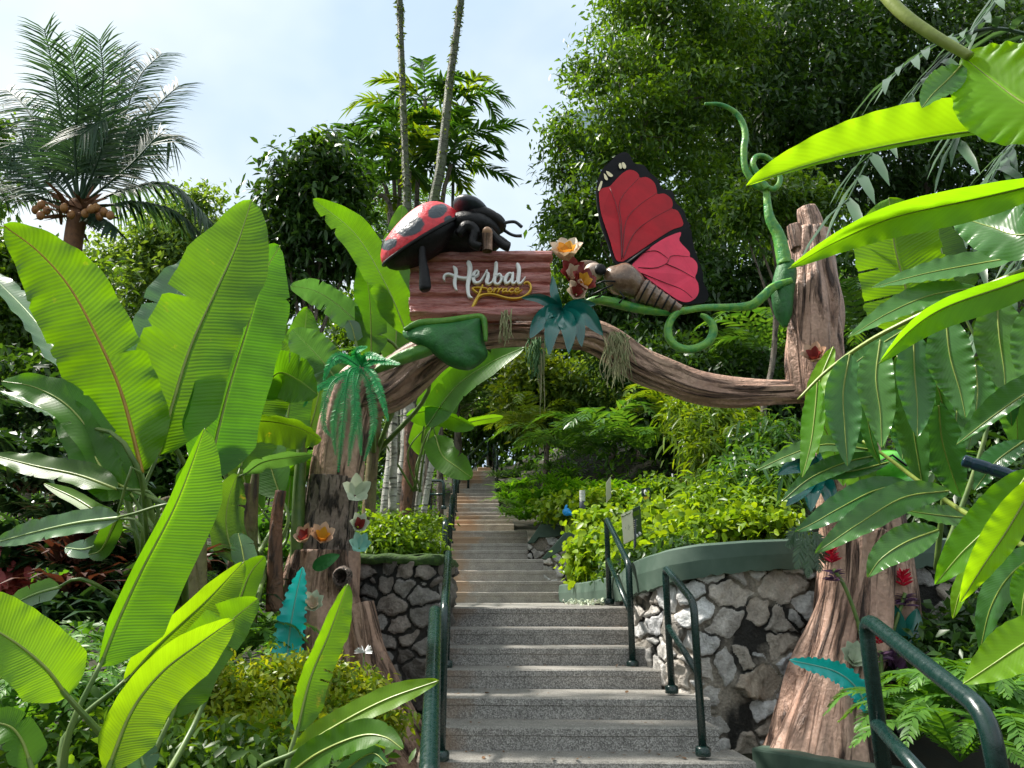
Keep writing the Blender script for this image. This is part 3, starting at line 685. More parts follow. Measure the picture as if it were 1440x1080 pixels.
# foreground right
f1, h1 = P(1255, 1180, 2.55), P(1216, 868, 2.55)
f2, h2 = P(1425, 1200, 1.9), P(1388, 1003, 1.9)
t = thing('handrail', 'large green handrail sloping down in the right foreground', 'handrail', f1)
MB().tube(bend([f1, h1, h2, f2], .07), .024, 18).build('top_rail', M['rail'], t)
MB().tube([P(1233, 1018, 2.55), P(1310, 1105, 2.1)], .021, 14).build('mid_rail', M['rail'], t)
# left side rails
def lrail(label, D0, D1, x0, x1, h=.77, r=.024, mid=True):
    a, b = P(x0, 900, D0), P(x1, 900, D1); a[2] = tread(D0); b[2] = tread(D1)
    ah, bh = a + A(0, 0, h), b + A(0, 0, h); return rail(label, (a, ah), (b, bh), r, mid)
a = P(600, 1000, 2.2); a[2] = EYE - 1.2; b = P(611, 900, 3.95); b[2] = EYE - 1.1
t = thing('handrail', 'thick dark green handrail closest to the camera left of the steps', 'handrail', b)
ah = P(603, 1100, 2.35); bh = P(612, 857, 3.95)
MB().tube(bend([a + A(.02, 0, 0), ah, bh, b], .05), .031, 20).build('top_rail', M['rail'], t)
lrail('green handrail with its flanged post on the lowest visible step left', 4.35, 5.4, 624, 628)
lrail('green handrail across the landing on the left side', 6.6, 10.5, 622, 624, .7)
lrail('green handrail beside the middle steps on the left side', 10.9, 12.0, 629, 631, .77)
lrail('green handrail on the left below the upper steps', 12.6, 14.2, 634, 635, .77)
lrail('green handrail beside the orange stained upper steps on the left', 14.8, 17.6, 637, 640, .8)
lrail('far handrail slanting up where the staircase bends right', 18.3, 21, 655, 684, .85, .03)
a = P(699, 690, 17.2); b = P(694, 668, 20); 
rail('far handrail with dark posts right of the uppermost steps', (a, a + A(0, 0, .8)), (b, b + A(0, 0, .85)), .028)
a = P(604, 716, 10.6); b = P(624, 716, 10.4)
t = rail('low dark gate rail beside the palm trunks left of the steps', (a, P(604, 676, 10.6)), (b, P(624, 676, 10.4)), .02)
# ---------------------------------------------------------------- the log arch
def groove(k, amp, amp2, seed):
    def f(th, L):
        th = np.broadcast_to(th, (L.shape[0], th.shape[1])); LL = np.broadcast_to(L, th.shape)
        n1 = np.vectorize(lambda a, b: noise.noise(Vector((math.cos(a) * k, math.sin(a) * k, b * 1.3 + seed))))(th, LL)
        n2 = np.vectorize(lambda a, b: noise.noise(Vector((math.cos(a) * 1.1, math.sin(a) * 1.1, b * 2.2 + seed * 2))))(th, LL)
        return 1 + amp * (np.abs(n1) * 2.2 - .5) + amp2 * n2
    return f
def ptube(mb, spec, D, seg=48, n=70, disp=None, mi=0, cap=True):
    """spec: (px, py, half width px [, D])"""
    q = [np.r_[P(s[0], s[1], s[3] if len(s) > 3 else D), s[2] * MPP(s[1], s[3] if len(s) > 3 else D)] for s in spec]
    q = cat(q, n); return mb.tube(q[:, :3], q[:, 3], seg, disp, mi, cap)
AD = 5.0
arch = thing('log_archway', 'sculpted arch of weathered tree trunks and a curving log beam over the steps', 'archway', P(455, 960, AD))
mb = MB(); ptube(mb, [(452, 1085, 80, 5.0), (453, 990, 70, 5.0), (453, 900, 60), (454, 830, 52), (458, 775, 44)], AD, disp=groove(3.2, .24, .12, 1))
ptube(mb, [(425, 840, 16, 5.0), (414, 900, 24, 4.97), (400, 965, 34, 4.95), (388, 1040, 44, 4.92)], AD, 40, 50, groove(2.6, .18, .12, 15))
ptube(mb, [(505, 850, 20, 4.95), (520, 925, 24, 4.92), (553, 1010, 28, 4.88), (592, 1090, 34, 4.85)], AD, 32, 40, groove(2.5, .15, .1, 5))
mb.build('trunk', M['logbrown'], arch)
ptube(MB(), [(458, 785, 40), (463, 730, 37), (471, 672, 35)], AD, disp=groove(5, .14, .05, 3), n=60).build('trunk', M['logdark'], arch)
mb = MB(); ptube(mb, [(470, 680, 34), (478, 630, 36), (490, 585, 38), (507, 545, 38), (535, 530, 30)], AD, disp=groove(3, .14, .1, 6))
ptube(mb, [(500, 690, 10, 5.08), (503, 600, 14, 5.08), (515, 545, 16, 5.08)], AD, 24, 40, groove(2, .12, .1, 7))
mb.build('trunk', M['logpink'], arch)
ptube(MB(), [(506, 568, 26, 4.98), (545, 545, 33), (580, 517, 33), (615, 495, 28), (660, 474, 23), (700, 467, 20), (760, 467, 20), (805, 469, 21), (840, 476, 23), (872, 494, 24), (902, 514, 24), (935, 530, 23), (975, 545, 21), (1020, 552, 19.5), (1070, 553, 18), (1115, 551, 17), (1150, 549, 17)], AD, 48, 190, groove(2.6, .2, .10, 12)).build('beam', M['logpink'], arch)
# right trunk: one mesh per stretch of colour
mb = MB(); ptube(mb, [(1158, 1085, 76, 4.75), (1166, 1030, 66, 4.78), (1178, 960, 55, 4.82), (1190, 900, 50, 4.85), (1199, 850, 47, 4.88), (1204, 800, 47, 4.9), (1207, 750, 50, 4.92)], AD, 56, 90, groove(3.4, .24, .08, 21))
ptube(mb, [(1236, 760, 38, 4.98), (1246, 850, 36, 4.98), (1262, 930, 33, 5.0), (1290, 1010, 36, 5.0)], AD, 40, 60, groove(2.6, .16, .12, 24))
mb.build('trunk', M['logpink'], arch)
ptube(MB(), [(1212, 765, 54, 4.96), (1203, 690, 52), (1190, 630, 42), (1172, 570, 40), (1158, 530, 38)], AD, 48, 60, groove(3, .14, .08, 26)).build('trunk', M['logbrown'], arch)
mb = MB(); ptube(mb, [(1150, 560, 37), (1147, 500, 37), (1144, 440, 36), (1141, 390, 32), (1140, 350, 30), (1139, 327, 27)], AD, 48, 70, groove(2.6, .26, .06, 33))
ptube(mb, [(1123, 350, 11, 4.95), (1119, 330, 11, 4.95), (1116, 317, 9, 4.95)], AD, 20, 20, groove(2, .15, .1, 4))
ptube(mb, [(1144, 350, 19, 4.97), (1141, 318, 17, 4.97), (1136, 300, 15, 4.97), (1134, 293, 13, 4.97)], AD, 24, 24, groove(2, .15, .1, 8))
mb.build('broken_stump', M['logpink'], arch)
def knot(px, py, D, r):
    m = MPP(py, D); c = P(px, py, D); mb = MB()
    th = np.linspace(0, 2 * math.pi, 25)
    G = []
    for rr, dy in ((1.5, .04), (1.25, -.02), (1.0, -.035), (.8, 0), (.65, .05), (0, .08)):
        G.append(np.stack([c[0] + rr * r * m * np.cos(th) * (1 + .1 * np.sin(3 * th)), c[1] + dy + 0 * th, c[2] + rr * r * 1.25 * m * np.sin(th)], 1))
    return mb.grid(np.stack(G), None)
knot(480, 812, 4.72, 9).build('knot_hole', M['logdark'], arch); knot(1238, 792, 4.76, 11).build('knot_hole', M['logdark'], arch)
pt = thing('plinth', 'low dark green block under the foot of the right trunk', 'plinth', P(1120, 1090, 4.6))
MB().ext([P(1056, 1051, 4.7), P(1110, 1059, 4.38), P(1180, 1071, 4.12), P(1330, 1100, 4.0), P(1330, 1090, 5.1), P(1100, 1040, 5.1)], A(0, 0, -.6)).build('block', M['green_wall'], pt, smooth=False, bevel=.015)

# ---------------------------------------------------------------- sign
SDp = 4.78
sg = thing('sign_board', 'red brown plank sign with white and yellow script resting on the log beam', 'sign', P(670, 448, SDp))
def xz(px, py, D=SDp): return P(px, py, D)
def rough_panel(x0, x1, y0, y1, D, thick, seed, round_=False, n=150, m=50, planks=4):
    a, b = P(x0, y1, D), P(x1, y0, D)
    U = np.linspace(0, 1, n); Vv = np.linspace(0, 1, m)
    G = np.zeros((n, m, 3))
    for i, u in enumerate(U):
        for j, v in enumerate(Vv):
            x = a[0] + (b[0] - a[0]) * u; z = a[2] + (b[2] - a[2]) * v
            h = .012 * noise.noise(Vector((x * 3, z * 22, seed))) + .007 * noise.noise(Vector((x * 9, z * 60, seed + 3)))
            pv = v * planks + .12 * noise.noise(Vector((x * 2.5, seed * 3, v)))
            if planks > 1: h += -.022 * math.exp(-((pv - round(pv)) / .07) ** 2) + .012 * math.sin(math.pi * (pv % 1))
            if round_: h += thick * math.sqrt(max(0, 1 - (2 * v - 1) ** 2))
            ex = .012 * noise.noise(Vector((v * 5, seed, u > .5))) * (1 if u in (0, 1) else 0)
            G[i, j] = (x + ex, D - h, z)
    back = G.copy(); back[..., 1] = D + thick
    Gf = np.concatenate([back[:, :1], G, back[:, -1:]], 1)
    e0 = Gf[:1].copy(); e0[..., 1] = D + thick; e1 = Gf[-1:].copy(); e1[..., 1] = D + thick
    Gf = np.concatenate([e0, Gf, e1])
    mb = MB().grid(Gf); bk = [(Gf[0, 0]), (Gf[-1, 0]), (Gf[-1, -1]), (Gf[0, -1])]; mb.raw(np.array(bk), [(0, 1, 2, 3)]); return mb
rough_panel(575, 774, 366, 433, SDp, .07, 2).build('board', M['board'], sg)
rough_panel(571, 776, 353, 368, SDp - .005, .032, 5, True, planks=1, m=24).build('top_rail', M['board'], sg)
rough_panel(577, 772, 431, 448, SDp - .015, .05, 9, True, planks=1, m=24).build('bottom_rail', M['board'], sg)
LS = lambda x, y: (615 + x / 10.286, 360 + y / 10.286)
def strokes(name, mat, lst, lift, th, label=None):
    """brush strokes: (x, y, width) in a zoomed crop, swept flat and raised off the board"""
    mb = MB()
    for s in lst:
        q = cat([(*LS(a, b), c / 10.286) for a, b, c in s], max(10, len(s) * 6))
        pts = np.array([P(a, b, SDp - lift) for a, b, _ in q]); wdt = q[:, 2] * MPP(400, SDp) / 2
        T = nrm(np.gradient(pts, axis=0)); S = np.stack([-T[:, 2], 0 * T[:, 0], T[:, 0]], 1)
        f = A(0, -1, 0)
        # round ends
        pts2 = np.vstack([pts[:1] - T[:1] * wdt[0] * .7, pts, pts[-1:] + T[-1:] * wdt[-1] * .7]); w2 = np.r_[wdt[0] * .35, wdt, wdt[-1] * .35]; S2 = np.vstack([S[:1], S, S[-1:]])
        rows = [pts2 - S2 * w2[:, None] + f * -th, pts2 - S2 * w2[:, None], pts2 - S2 * w2[:, None] * .75 + f * .004, pts2 + S2 * w2[:, None] * .75 + f * .004, pts2 + S2 * w2[:, None], pts2 + S2 * w2[:, None] + f * -th]
        G = np.stack(rows, 1); G = np.concatenate([np.repeat(G[:1].mean(1, keepdims=True), 6, 1), G, np.repeat(G[-1:].mean(1, keepdims=True), 6, 1)])
        mb.grid(G); lift += .0006
    o = mb.build(name, mat, sg)
    if label: o['label'] = label
    return o
HERBAL = [
 [(105, 345, 22), (90, 315, 30), (105, 275, 36), (160, 255, 38), (225, 275, 42), (300, 300, 40), (380, 315, 40), (450, 305, 36), (500, 285, 24)],
 [(235, 150, 30), (262, 190, 58), (268, 260, 55), (255, 330, 52), (250, 400, 50), (265, 460, 40), (285, 490, 16)],
 [(450, 85, 66), (470, 140, 70), (468, 220, 68), (455, 320, 62), (440, 420, 56), (445, 520, 52), (465, 580, 44), (505, 602, 20)],
 [(505, 300, 26), (550, 290, 28), (590, 255, 28), (590, 215, 28), (555, 215, 34), (525, 260, 46), (520, 330, 50), (555, 380, 44), (610, 370, 30), (650, 320, 22), (690, 250, 22), (720, 205, 24)],
 [(715, 205, 24), (700, 240, 26), (735, 250, 40), (728, 310, 52), (712, 370, 46), (740, 400, 34), (790, 370, 24), (820, 300, 22)],
 [(850, 95, 50), (848, 180, 56), (835, 260, 52), (828, 330, 46), (835, 385, 40), (880, 400, 32), (920, 350, 36), (925, 290, 36), (895, 255, 30), (850, 285, 24)],
 [(925, 310, 22), (970, 300, 22)],
 [(1085, 255, 26), (1040, 245, 32), (1000, 285, 46), (980, 350, 46), (1000, 390, 40), (1045, 365, 30), (1085, 300, 26)],
 [(1095, 240, 30), (1085, 310, 46), (1080, 370, 42), (1105, 395, 30), (1140, 360, 22)],
 [(1160, 115, 52), (1180, 180, 60), (1178, 260, 58), (1168, 330, 54), (1175, 385, 44), (1210, 385, 32), (1250, 335, 22), (1272, 300, 12)]]
TERR = [
 [(510, 735, 34), (545, 660, 40), (590, 590, 32), (660, 555, 24), (760, 545, 22), (860, 560, 22), (980, 595, 22), (1090, 612, 22), (1200, 600, 22), (1300, 550, 24), (1350, 480, 28), (1345, 410, 26), (1305, 375, 22), (1262, 385, 16), (1255, 405, 12)],
 [(655, 415, 18), (630, 480, 26), (600, 550, 26), (570, 610, 26)],
 [(580, 530, 18), (520, 480, 20), (505, 462, 16), (570, 452, 16), (680, 460, 18), (715, 470, 14)],
 [(730, 500, 12), (775, 480, 14), (770, 462, 14), (735, 475, 18), (735, 515, 20), (775, 522, 14), (820, 475, 12)],
 [(815, 470, 14), (840, 468, 16), (825, 500, 18), (815, 522, 14)], [(825, 500, 10), (870, 465, 14), (885, 475, 12)],
 [(900, 468, 16), (885, 500, 18), (870, 522, 14)], [(885, 500, 10), (925, 465, 14), (940, 475, 12)],
 [(1000, 470, 14), (965, 472, 16), (940, 505, 20), (965, 522, 14), (1005, 480, 12)], [(1010, 468, 14), (990, 505, 18), (1015, 520, 12), (1045, 490, 10)],
 [(1105, 470, 14), (1065, 470, 16), (1040, 505, 20), (1070, 525, 14), (1115, 505, 10)],
 [(1120, 500, 12), (1175, 485, 14), (1175, 464, 14), (1135, 475, 18), (1125, 515, 20), (1165, 525, 14), (1225, 485, 10)]]
strokes('lettering', M['white'], HERBAL, .045, .03, 'white brush script reading Herbal')
strokes('lettering', M['gold'], TERR, .05, .03, 'yellow thin script reading Terrace with a long flourish')

# ---------------------------------------------------------------- ladybird
LD = 4.72
lb = thing('ladybird_statue', 'giant red ladybird sculpture with dark spots crouching on the sign', 'statue', P(620, 353, LD))
q = lambda x, y: (520 + x / 5.143, 260 + y / 5.143)
m_ = MPP(330, LD)
def onp(x, y, D=LD): return P(*q(x, y), D)
tail, head = onp(95, 575), onp(655, 235)
c = (tail + head) / 2; ax = nrm(head - tail); side = nrm(A(0, 1, 0) - ax * ax[1]); up = nrm(np.cross(ax, side))
if up[2] < 0: up = -up
_a = math.radians(20); up, side = up * math.cos(_a) - side * math.sin(_a), side * math.cos(_a) + up * math.sin(_a)
hl = np.linalg.norm(head - tail) / 2
nu, nv = 60, 30
u = np.linspace(0, 2 * math.pi, nu + 1); G = np.zeros((nv, nu + 1, 3)); Cc = np.ones((nv, nu + 1, 4)) * .999
spots = [((290, 300), 55, 1.5), ((490, 190), 48, 1.2), ((565, 245), 26, 1), ((140, 430), 30, 1.6)]
for i in range(nv):
    f = math.pi / 2 * i / (nv - 1)
    for j in range(nu + 1):
        r_ = math.cos(f) if i < nv - 1 else 0
        a, b, h = math.cos(u[j]) * r_, math.sin(u[j]) * r_, math.sin(f)
        a2 = a + .18 * h * (1 - a * a)
        G[i, j] = c + ax * hl * a2 + side * hl * .80 * b + up * hl * .66 * h * (1 + .12 * a)
        p = G[i, j]; d = p - CAM
        px = 720 + F * d[0] / (d[1] * CT + d[2] * ST); py = 540 - F * (d[2] * CT - d[1] * ST) / (d[1] * CT + d[2] * ST)
        X_, Y_ = (px - 520) * 5.143, (py - 260) * 5.143
        s_ = max(1 - math.hypot((X_ - sx) * .85 + (Y_ - sy) * .35, ((Y_ - sy) * 1.1)) / (rr * ee) for (sx, sy), rr, ee in spots) if b < .35 else max(1 - math.hypot(a - .2, b - .75) * 4, -1)
        Cc[i, j, 0] = np.clip(.49 + s_ * .9, 0, 1)
MB().grid(G, None, 0, Cc).build('shell', M['shell'], lb)
rim = [c + ax * hl * math.cos(t) * 1.0 + side * hl * .8 * math.sin(t) - up * .004 for t in np.linspace(0, 2 * math.pi, 50)]
mb = MB().ell(c - up * .01, [ax * hl * .97, side * hl * .78, up * hl * .42], 30, 12); mb.tube(rim, .012, 6, cap=False)
mb.ell(onp(430, 420, LD + .1), [A(.34, 0, .05), A(0, .2, 0), A(-.02, 0, .14)], 24, 12)
mb.build('body', M['black'], lb)
MB().ell(onp(735, 195, LD + .02), [A(.13, 0, -.05), A(0, .2, 0), A(.025, 0, .062)], 24, 14).build('pronotum', M['slate'], lb)
mb = MB().ell(onp(830, 255), [A(.15, 0, -.06), A(0, .14, 0), A(.02, 0, .07)], 24, 14); mb.ell(onp(900, 270), [A(.085, 0, -.03), A(0, .1, 0), A(.01, 0, .06)], 20, 12); mb.ell(onp(740, 320), [A(.2, 0, -.02), A(0, .18, 0), A(0, 0, .1)], 24, 14); mb.ell(onp(690, 410, LD + .06), [A(.26, 0, 0), A(0, .18, 0), A(0, 0, .1)], 24, 14)
mb.build('head', M['black'], lb)
for pts, dy in (([(960, 280), (1010, 268), (1055, 270), (1100, 305)], -.05), ([(975, 330), (1015, 355), (1055, 368), (1100, 368)], .05)):
    MB().tube([onp(x, y, LD + dy) for x, y in pts], [.013, .012, .012, .013], 8, n=14).build('antenna', M['slate'], lb)
for pts, r, dy in (([(370, 400), (380, 520), (395, 640), (400, 740), (405, 765)], [.028, .026, .034, .04, .03], -.17), ([(640, 360), (700, 300), (760, 330), (745, 420), (800, 450)], [.03, .04, .035, .03, .03], -.16), ([(860, 330), (920, 400), (970, 440), (1010, 455)], [.03, .03, .028, .03], -.12), ([(640, 340), (690, 300), (740, 400), (720, 460)], [.03, .03, .03, .03], .2), ([(860, 350), (940, 390), (1000, 440)], [.025, .025, .03], .18)):
    MB().tube([onp(x, y, LD + dy) for x, y in pts], r, 12, n=24).build('leg', M['black'], lb)
stb = thing('cut_branch_stub', 'short sawn branch stub with a pale end beside the ladybird legs', 'branch stub', onp(850, 480, 4.6))
ptube(MB(), [(*q(850, 480), 7.5, 4.58), (*q(850, 420), 7.5, 4.58), (*q(850, 345), 7.5, 4.55)], 4.58, 20, 16, groove(2, .12, .05, 3), cap=False).build('stub', M['logbrown'], stb)
e = MB(); cc_ = onp(850, 345, 4.55); e.ell(cc_, [A(.036, 0, 0), A(0, .036, 0), A(0, -.02, .03)], 14, 6); e.build('cut_end', M['petal_peach'], stb)

# ---------------------------------------------------------------- butterfly
BD = 4.75
bf = thing('butterfly_statue', 'giant butterfly sculpture with shaded red and pink wings perched on the green vine', 'statue', P(890, 425, BD))
qw = lambda x, y: (740 + x / 5.143, 200 + y / 5.143)
ql = lambda x, y: (820 + x / 7.2, 350 + y / 7.2)
def wing(name, outline, red, mat, D0, D1, vein, spots_=(), label=None):
    o3 = [np.array(a) for a in outline]
    def at(pt, off=0.0):
        # the wing plane runs back in depth from its root
        t = np.clip((pt[0] - 860) / 130.0, 0, 1.2) * .5 + np.clip((385 - pt[1]) / 170.0, 0, 1.1) * .5
        return P(pt[0], pt[1], D0 + (D1 - D0) * t - off)
    def closed(pts, n):
        c_ = cat(list(pts) + [pts[0]], n + 1)[:-1]; return c_
    o2 = closed(o3, 90); mb = MB()
    mb.ext([at(p) for p in o2], A(0, .018, 0)); wobj = mb.build(name, M['wingblack'], bf, smooth=False)
    if label: wobj['label'] = label
    MB().ext([at(p, .004) for p in closed([np.array(a) for a in red], 120)], A(0, .004, 0)).build('coloured_panel', mat, wobj, smooth=False)
    mv = MB()
    for v in vein:
        c_ = cat([np.array(a) for a in v], 16); mv.tube([at(p, .005) for p in c_], np.linspace(.0035, .0015, 16), 6)
    if vein: mv.build('veins', M['veinred'], wobj)
    for s in spots_:
        MB().ext([at(p, .005) for p in closed([np.array(a) for a in s], 16)], A(0, .004, 0)).build('spot', M['cream'], wobj, smooth=False)
W_ = lambda l: [qw(*a) for a in l]
wing('upper_wing', W_([(700, 885), (640, 870), (590, 735), (535, 580), (508, 400), (512, 300), (545, 205), (600, 140), (660, 88), (715, 70), (752, 95), (780, 150), (850, 165), (895, 220), (950, 265), (985, 335), (1055, 350), (1080, 430), (1140, 495), (1165, 570), (1190, 610), (1080, 660), (960, 720), (840, 800)]),
     W_([(700, 862), (650, 848), (604, 700), (545, 520), (528, 400), (530, 350), (560, 330), (605, 318), (640, 280), (690, 230), (740, 200), (790, 210), (818, 240), (820, 258), (870, 252), (925, 290), (945, 350), (948, 375), (1000, 372), (1050, 410), (1060, 455), (1052, 480), (1095, 495), (1128, 560), (1130, 605), (1050, 635), (930, 710), (800, 800)]),
     M['wingred'], BD - .02, BD + .42,
     [W_([(690, 850), (680, 600), (650, 450), (605, 330)]), W_([(690, 840), (690, 600), (680, 420), (815, 255)]), W_([(695, 830), (720, 580), (800, 470), (945, 365)]), W_([(700, 840), (780, 660), (900, 560), (1055, 475)])],
     [W_([(668, 165), (678, 148), (690, 165), (690, 190), (676, 188)]), W_([(690, 150), (705, 145), (722, 170), (718, 190), (700, 185)]), W_([(562, 225), (575, 235), (590, 262), (585, 275), (568, 262)]), W_([(578, 208), (600, 215), (628, 240), (612, 250), (592, 238)]), W_([(540, 280), (552, 285), (540, 330), (525, 355), (520, 335)])], 'red forewing with its shade painted in and black scalloped edge and cream spots')
Lw = lambda l: [ql(*a) for a in l]
wing('lower_wing', [qw(735, 890), qw(800, 820), qw(880, 755), qw(1000, 670), qw(1115, 640), qw(1185, 620), qw(1200, 690), qw(1215, 760)] + Lw([(1180, 150), (1215, 250), (1215, 330), (1260, 420), (1270, 490), (1220, 545), (1130, 555), (1040, 560), (960, 530), (850, 460), (720, 370), (580, 260), (480, 180)]),
     [qw(770, 880), qw(880, 775), qw(1000, 695), qw(1110, 650), qw(1118, 670), qw(1110, 715)] + Lw([(1075, 30), (1080, 80), (1110, 95), (1155, 150), (1155, 230), (1135, 290), (1165, 350), (1170, 440), (1130, 505), (1050, 540), (960, 515), (860, 450), (720, 350), (590, 245), (500, 170)]),
     M['wingpink'], BD - .06, BD + .3,
     [Lw([(560, 190), (740, 190), (860, 135), (870, 90), (920, 65), (1075, 80)]), Lw([(600, 40), (740, 20), (860, 95)]), Lw([(840, 150), (980, 210), (1130, 295)]), Lw([(590, 245), (800, 330), (1000, 410), (1105, 495)])], (), 'bright pink hindwing with dark veins')
MB().ell(P(835, 382, BD), [A(.068, 0, -.01), A(0, .06, 0), A(.01, 0, .062)], 20, 14).build('head', M['bughead'], bf)
MB().ell(P(844, 379, BD - .05), [A(.042, 0, 0), A(0, .025, 0), A(0, 0, .042)], 18, 12).build('eye', M['black'], bf)
MB().ell(P(879, 395, BD), [A(.135, 0, -.06), A(0, .11, 0), A(.045, 0, .105)], 24, 16, 0, lambda x, y, z: 1 + .06 * np.sin(5 * x + 3 * z)).build('thorax', M['bugbrown'], bf)
s0, s1 = P(900, 408, BD), P(956, 436, BD); mb = MB()
tt = np.linspace(0, 1, 60); mb.tube(s0 + (s1 - s0) * tt[:, None], (.088 * (1 - tt) + .035 * tt) * (1 + .1 * np.abs(np.sin(tt * math.pi * 5.5)) - .05), 18)
mb.build('abdomen', M['bugbrown'], bf)
mb = MB()
for q_ in (.06, .24, .42, .6, .78):
    r_ = .088 * (1 - q_) + .035 * q_; mb.tube(s0 + (s1 - s0) * np.array([q_, q_ + .02, q_ + .05, q_ + .07])[:, None], [r_ * .9, r_ * 1.05, r_ * 1.05, r_ * .9], 18)
mb.build('dark_rings', M['black'], bf)
for pts in ([(300, 365), (210, 405), (100, 460)], [(240, 430), (170, 480), (120, 495)], [(370, 430), (415, 490), (365, 550)], [(330, 330), (210, 325), (140, 355)]):
    MB().tube([P(*ql(*a), BD - .09) for a in pts], .006, 6).build('leg', M['black'], bf)
MB().tube([P(*ql(60, 255), BD - .03), P(*ql(25, 280), BD - .03), P(*ql(-5, 310), BD - .04)], [.014, .01, .006], 8).build('proboscis', M['petal_pale'], bf)
MB().ell(P(*ql(60, 150), BD + .03), [A(.07, 0, -.005), A(0, .012, 0), A(0, 0, .025)], 14, 8).build('antenna', M['bugbrown'], bf)
MB().tube([P(*qw(725, 885), BD - .02), P(*qw(860, 780), BD + .02), P(*qw(900, 755), BD + .06)], [.014, .01, .006], 8).build('wing_spar', M['wingblack'], bf)

# ---------------------------------------------------------------- vines
vn = thing('vine', 'knobbly green vine with a loop running from the sign to the stump', 'vine', P(905, 434, 4.78))
vd = groove(1.6, .2, .14, 17)
ptube(MB(), [(812, 432, 3, 4.8), (835, 423, 6, 4.76), (856, 424, 7, 4.74), (880, 430, 7.5), (905, 435, 7), (935, 438, 6.5), (962, 437, 5.5), (990, 433, 5), (1030, 432, 5), (1056, 429, 6), (1072, 417, 6), (1088, 403, 5.5), (1113, 394, 4)], 4.78, 16, 110, vd).build('main_stem', M['vine'], vn)
ptube(MB(), [(962, 436, 3), (948, 444, 5), (940, 460, 6), (942, 477, 6), (955, 489, 6), (975, 491, 6), (994, 483, 6), (1003, 468, 6), (1001, 455, 5.5), (992, 446, 4.5), (985, 443, 3)], 4.74, 14, 80, vd).build('loop', M['vine'], vn)
td = thing('vine', 'tall curling green tendril rising beside the broken stump', 'vine', P(1102, 455, 4.85))
ptube(MB(), [(1104, 460, 3), (1102, 440, 12), (1101, 410, 15), (1105, 385, 15), (1106, 368, 11)], 4.85, 18, 40, groove(1.5, .08, .05, 2)).build('pod', M['vinedeep'], td)
ptube(MB(), [(1104, 372, 10), (1101, 352, 10), (1095, 330, 8.5), (1083, 308, 7), (1079, 285, 5.5), (1077, 262, 4.5), (1072, 258, 4)], 4.83, 16, 70, vd).build('main_stem', M['vine'], td)
ptube(MB(), [(1077, 264, 4.5), (1066, 262, 5), (1055, 250, 5), (1047, 234, 5), (1046, 210, 5), (1048, 188, 4.5), (1042, 168, 4), (1030, 155, 3.5), (1012, 147, 3), (991, 146, 2)], 4.83, 14, 80, vd).build('tip', M['vine'], td)
ptube(MB(), [(1078, 266, 4), (1067, 247, 4.5), (1059, 231, 4.5), (1064, 220, 4), (1078, 221, 3.5), (1092, 235, 3.5), (1097, 254, 3.5), (1089, 266, 4), (1078, 262, 3)], 4.8, 12, 60, vd).build('curl', M['vine'], td)
gl = thing('sculpted_leaf', 'thick dark green sculpted leaf lying over the left end of the log beam', 'sculpture', P(630, 520, 4.6))
def cushion(poly, D, th, n=5):
    """closed outline inflated to a thick leaf"""
    o = cat(np.array(list(poly) + [poly[0]], float), 61); c = o[:-1].mean(0); G = []
    for k_ in np.linspace(0, 1, 9):
        r = k_
        G.append([P(*(c + (a - c) * max(r, .001)), D - th * (1 - r ** 5) + .022 * noise.noise(Vector(((c[0] + (a[0] - c[0]) * r) * .045, (c[1] + (a[1] - c[1]) * r) * .045, 2)))) for a in o])
    for k_ in np.linspace(0, 1, 5)[1:]: G.append([P(*(c + (a - c) * max(1 - k_, .001)), D + th * .8 * math.sin(k_ * 1.57)) for a in o])
    return MB().grid(np.array(G))
cushion([(566, 466), (580, 456), (604, 452), (640, 448), (676, 442), (680, 452), (681, 480), (686, 500), (670, 516), (655, 521), (630, 514), (604, 494), (580, 482), (568, 474)], 4.66, .1).build('blade', M['vinedeep'], gl)
ptube(MB(), [(568, 464, 3), (590, 455, 6), (625, 452, 6), (655, 448, 6), (677, 446, 5), (682, 460, 4), (683, 480, 3)], 4.62, 12, 50, vd).build('mossy_sunlit_rim', M['vinemoss'], gl)  # mossy edge, with the sun on top also put into its paler green
ptube(MB(), [(528, 522, 4), (548, 511, 8), (575, 500, 10), (600, 492, 10), (612, 490, 6)], 4.66, 16, 40, vd).build('stalk', M['vinemoss'], gl)
# ---------------------------------------------------------------- artificial plants on the arch
def pblade(t, mids, Wpx, D, mat, name='leaf', prof=lan_prof, rib=None, **kw):
    pts = [P(a[0], a[1], a[2] if len(a) > 2 else D) for a in mids]; W = Wpx * MPP(mids[0][1], D)
    G, uv, sk, p = paddle(pts, W, prof, n=24, m=4, seed=int(mids[-1][0]), **kw); o = MB().grid(G, uv).build(name, mat, t)
    return o
tp = thing('artificial_plant', 'glossy dark teal rosette of drooping leaves at the middle of the log beam', 'artificial plant', P(790, 440, 4.6))
for tip, w_, dz, ctl in [((777, 388), 13, 0, (780, 415)), ((733, 419), 16, -.05, (760, 420)), ((745, 476), 30, -.15, (762, 450)), ((772, 500), 26, -.18, (776, 465)), ((800, 498), 26, -.2, (800, 465)), ((818, 488), 24, -.16, (812, 455)), ((848, 472), 30, -.12, (822, 442)), ((842, 447), 18, 0, (820, 438)), ((838, 428), 16, .05, (812, 428)), ((757, 455), 18, -.1, (772, 440))]:
    pblade(tp, [(790, 436, 4.66), (*ctl, 4.6 + dz * .7), (*tip, 4.62 + dz)], w_, 4.6, M['teal'], fold=.35, wave=.04, wf=2)
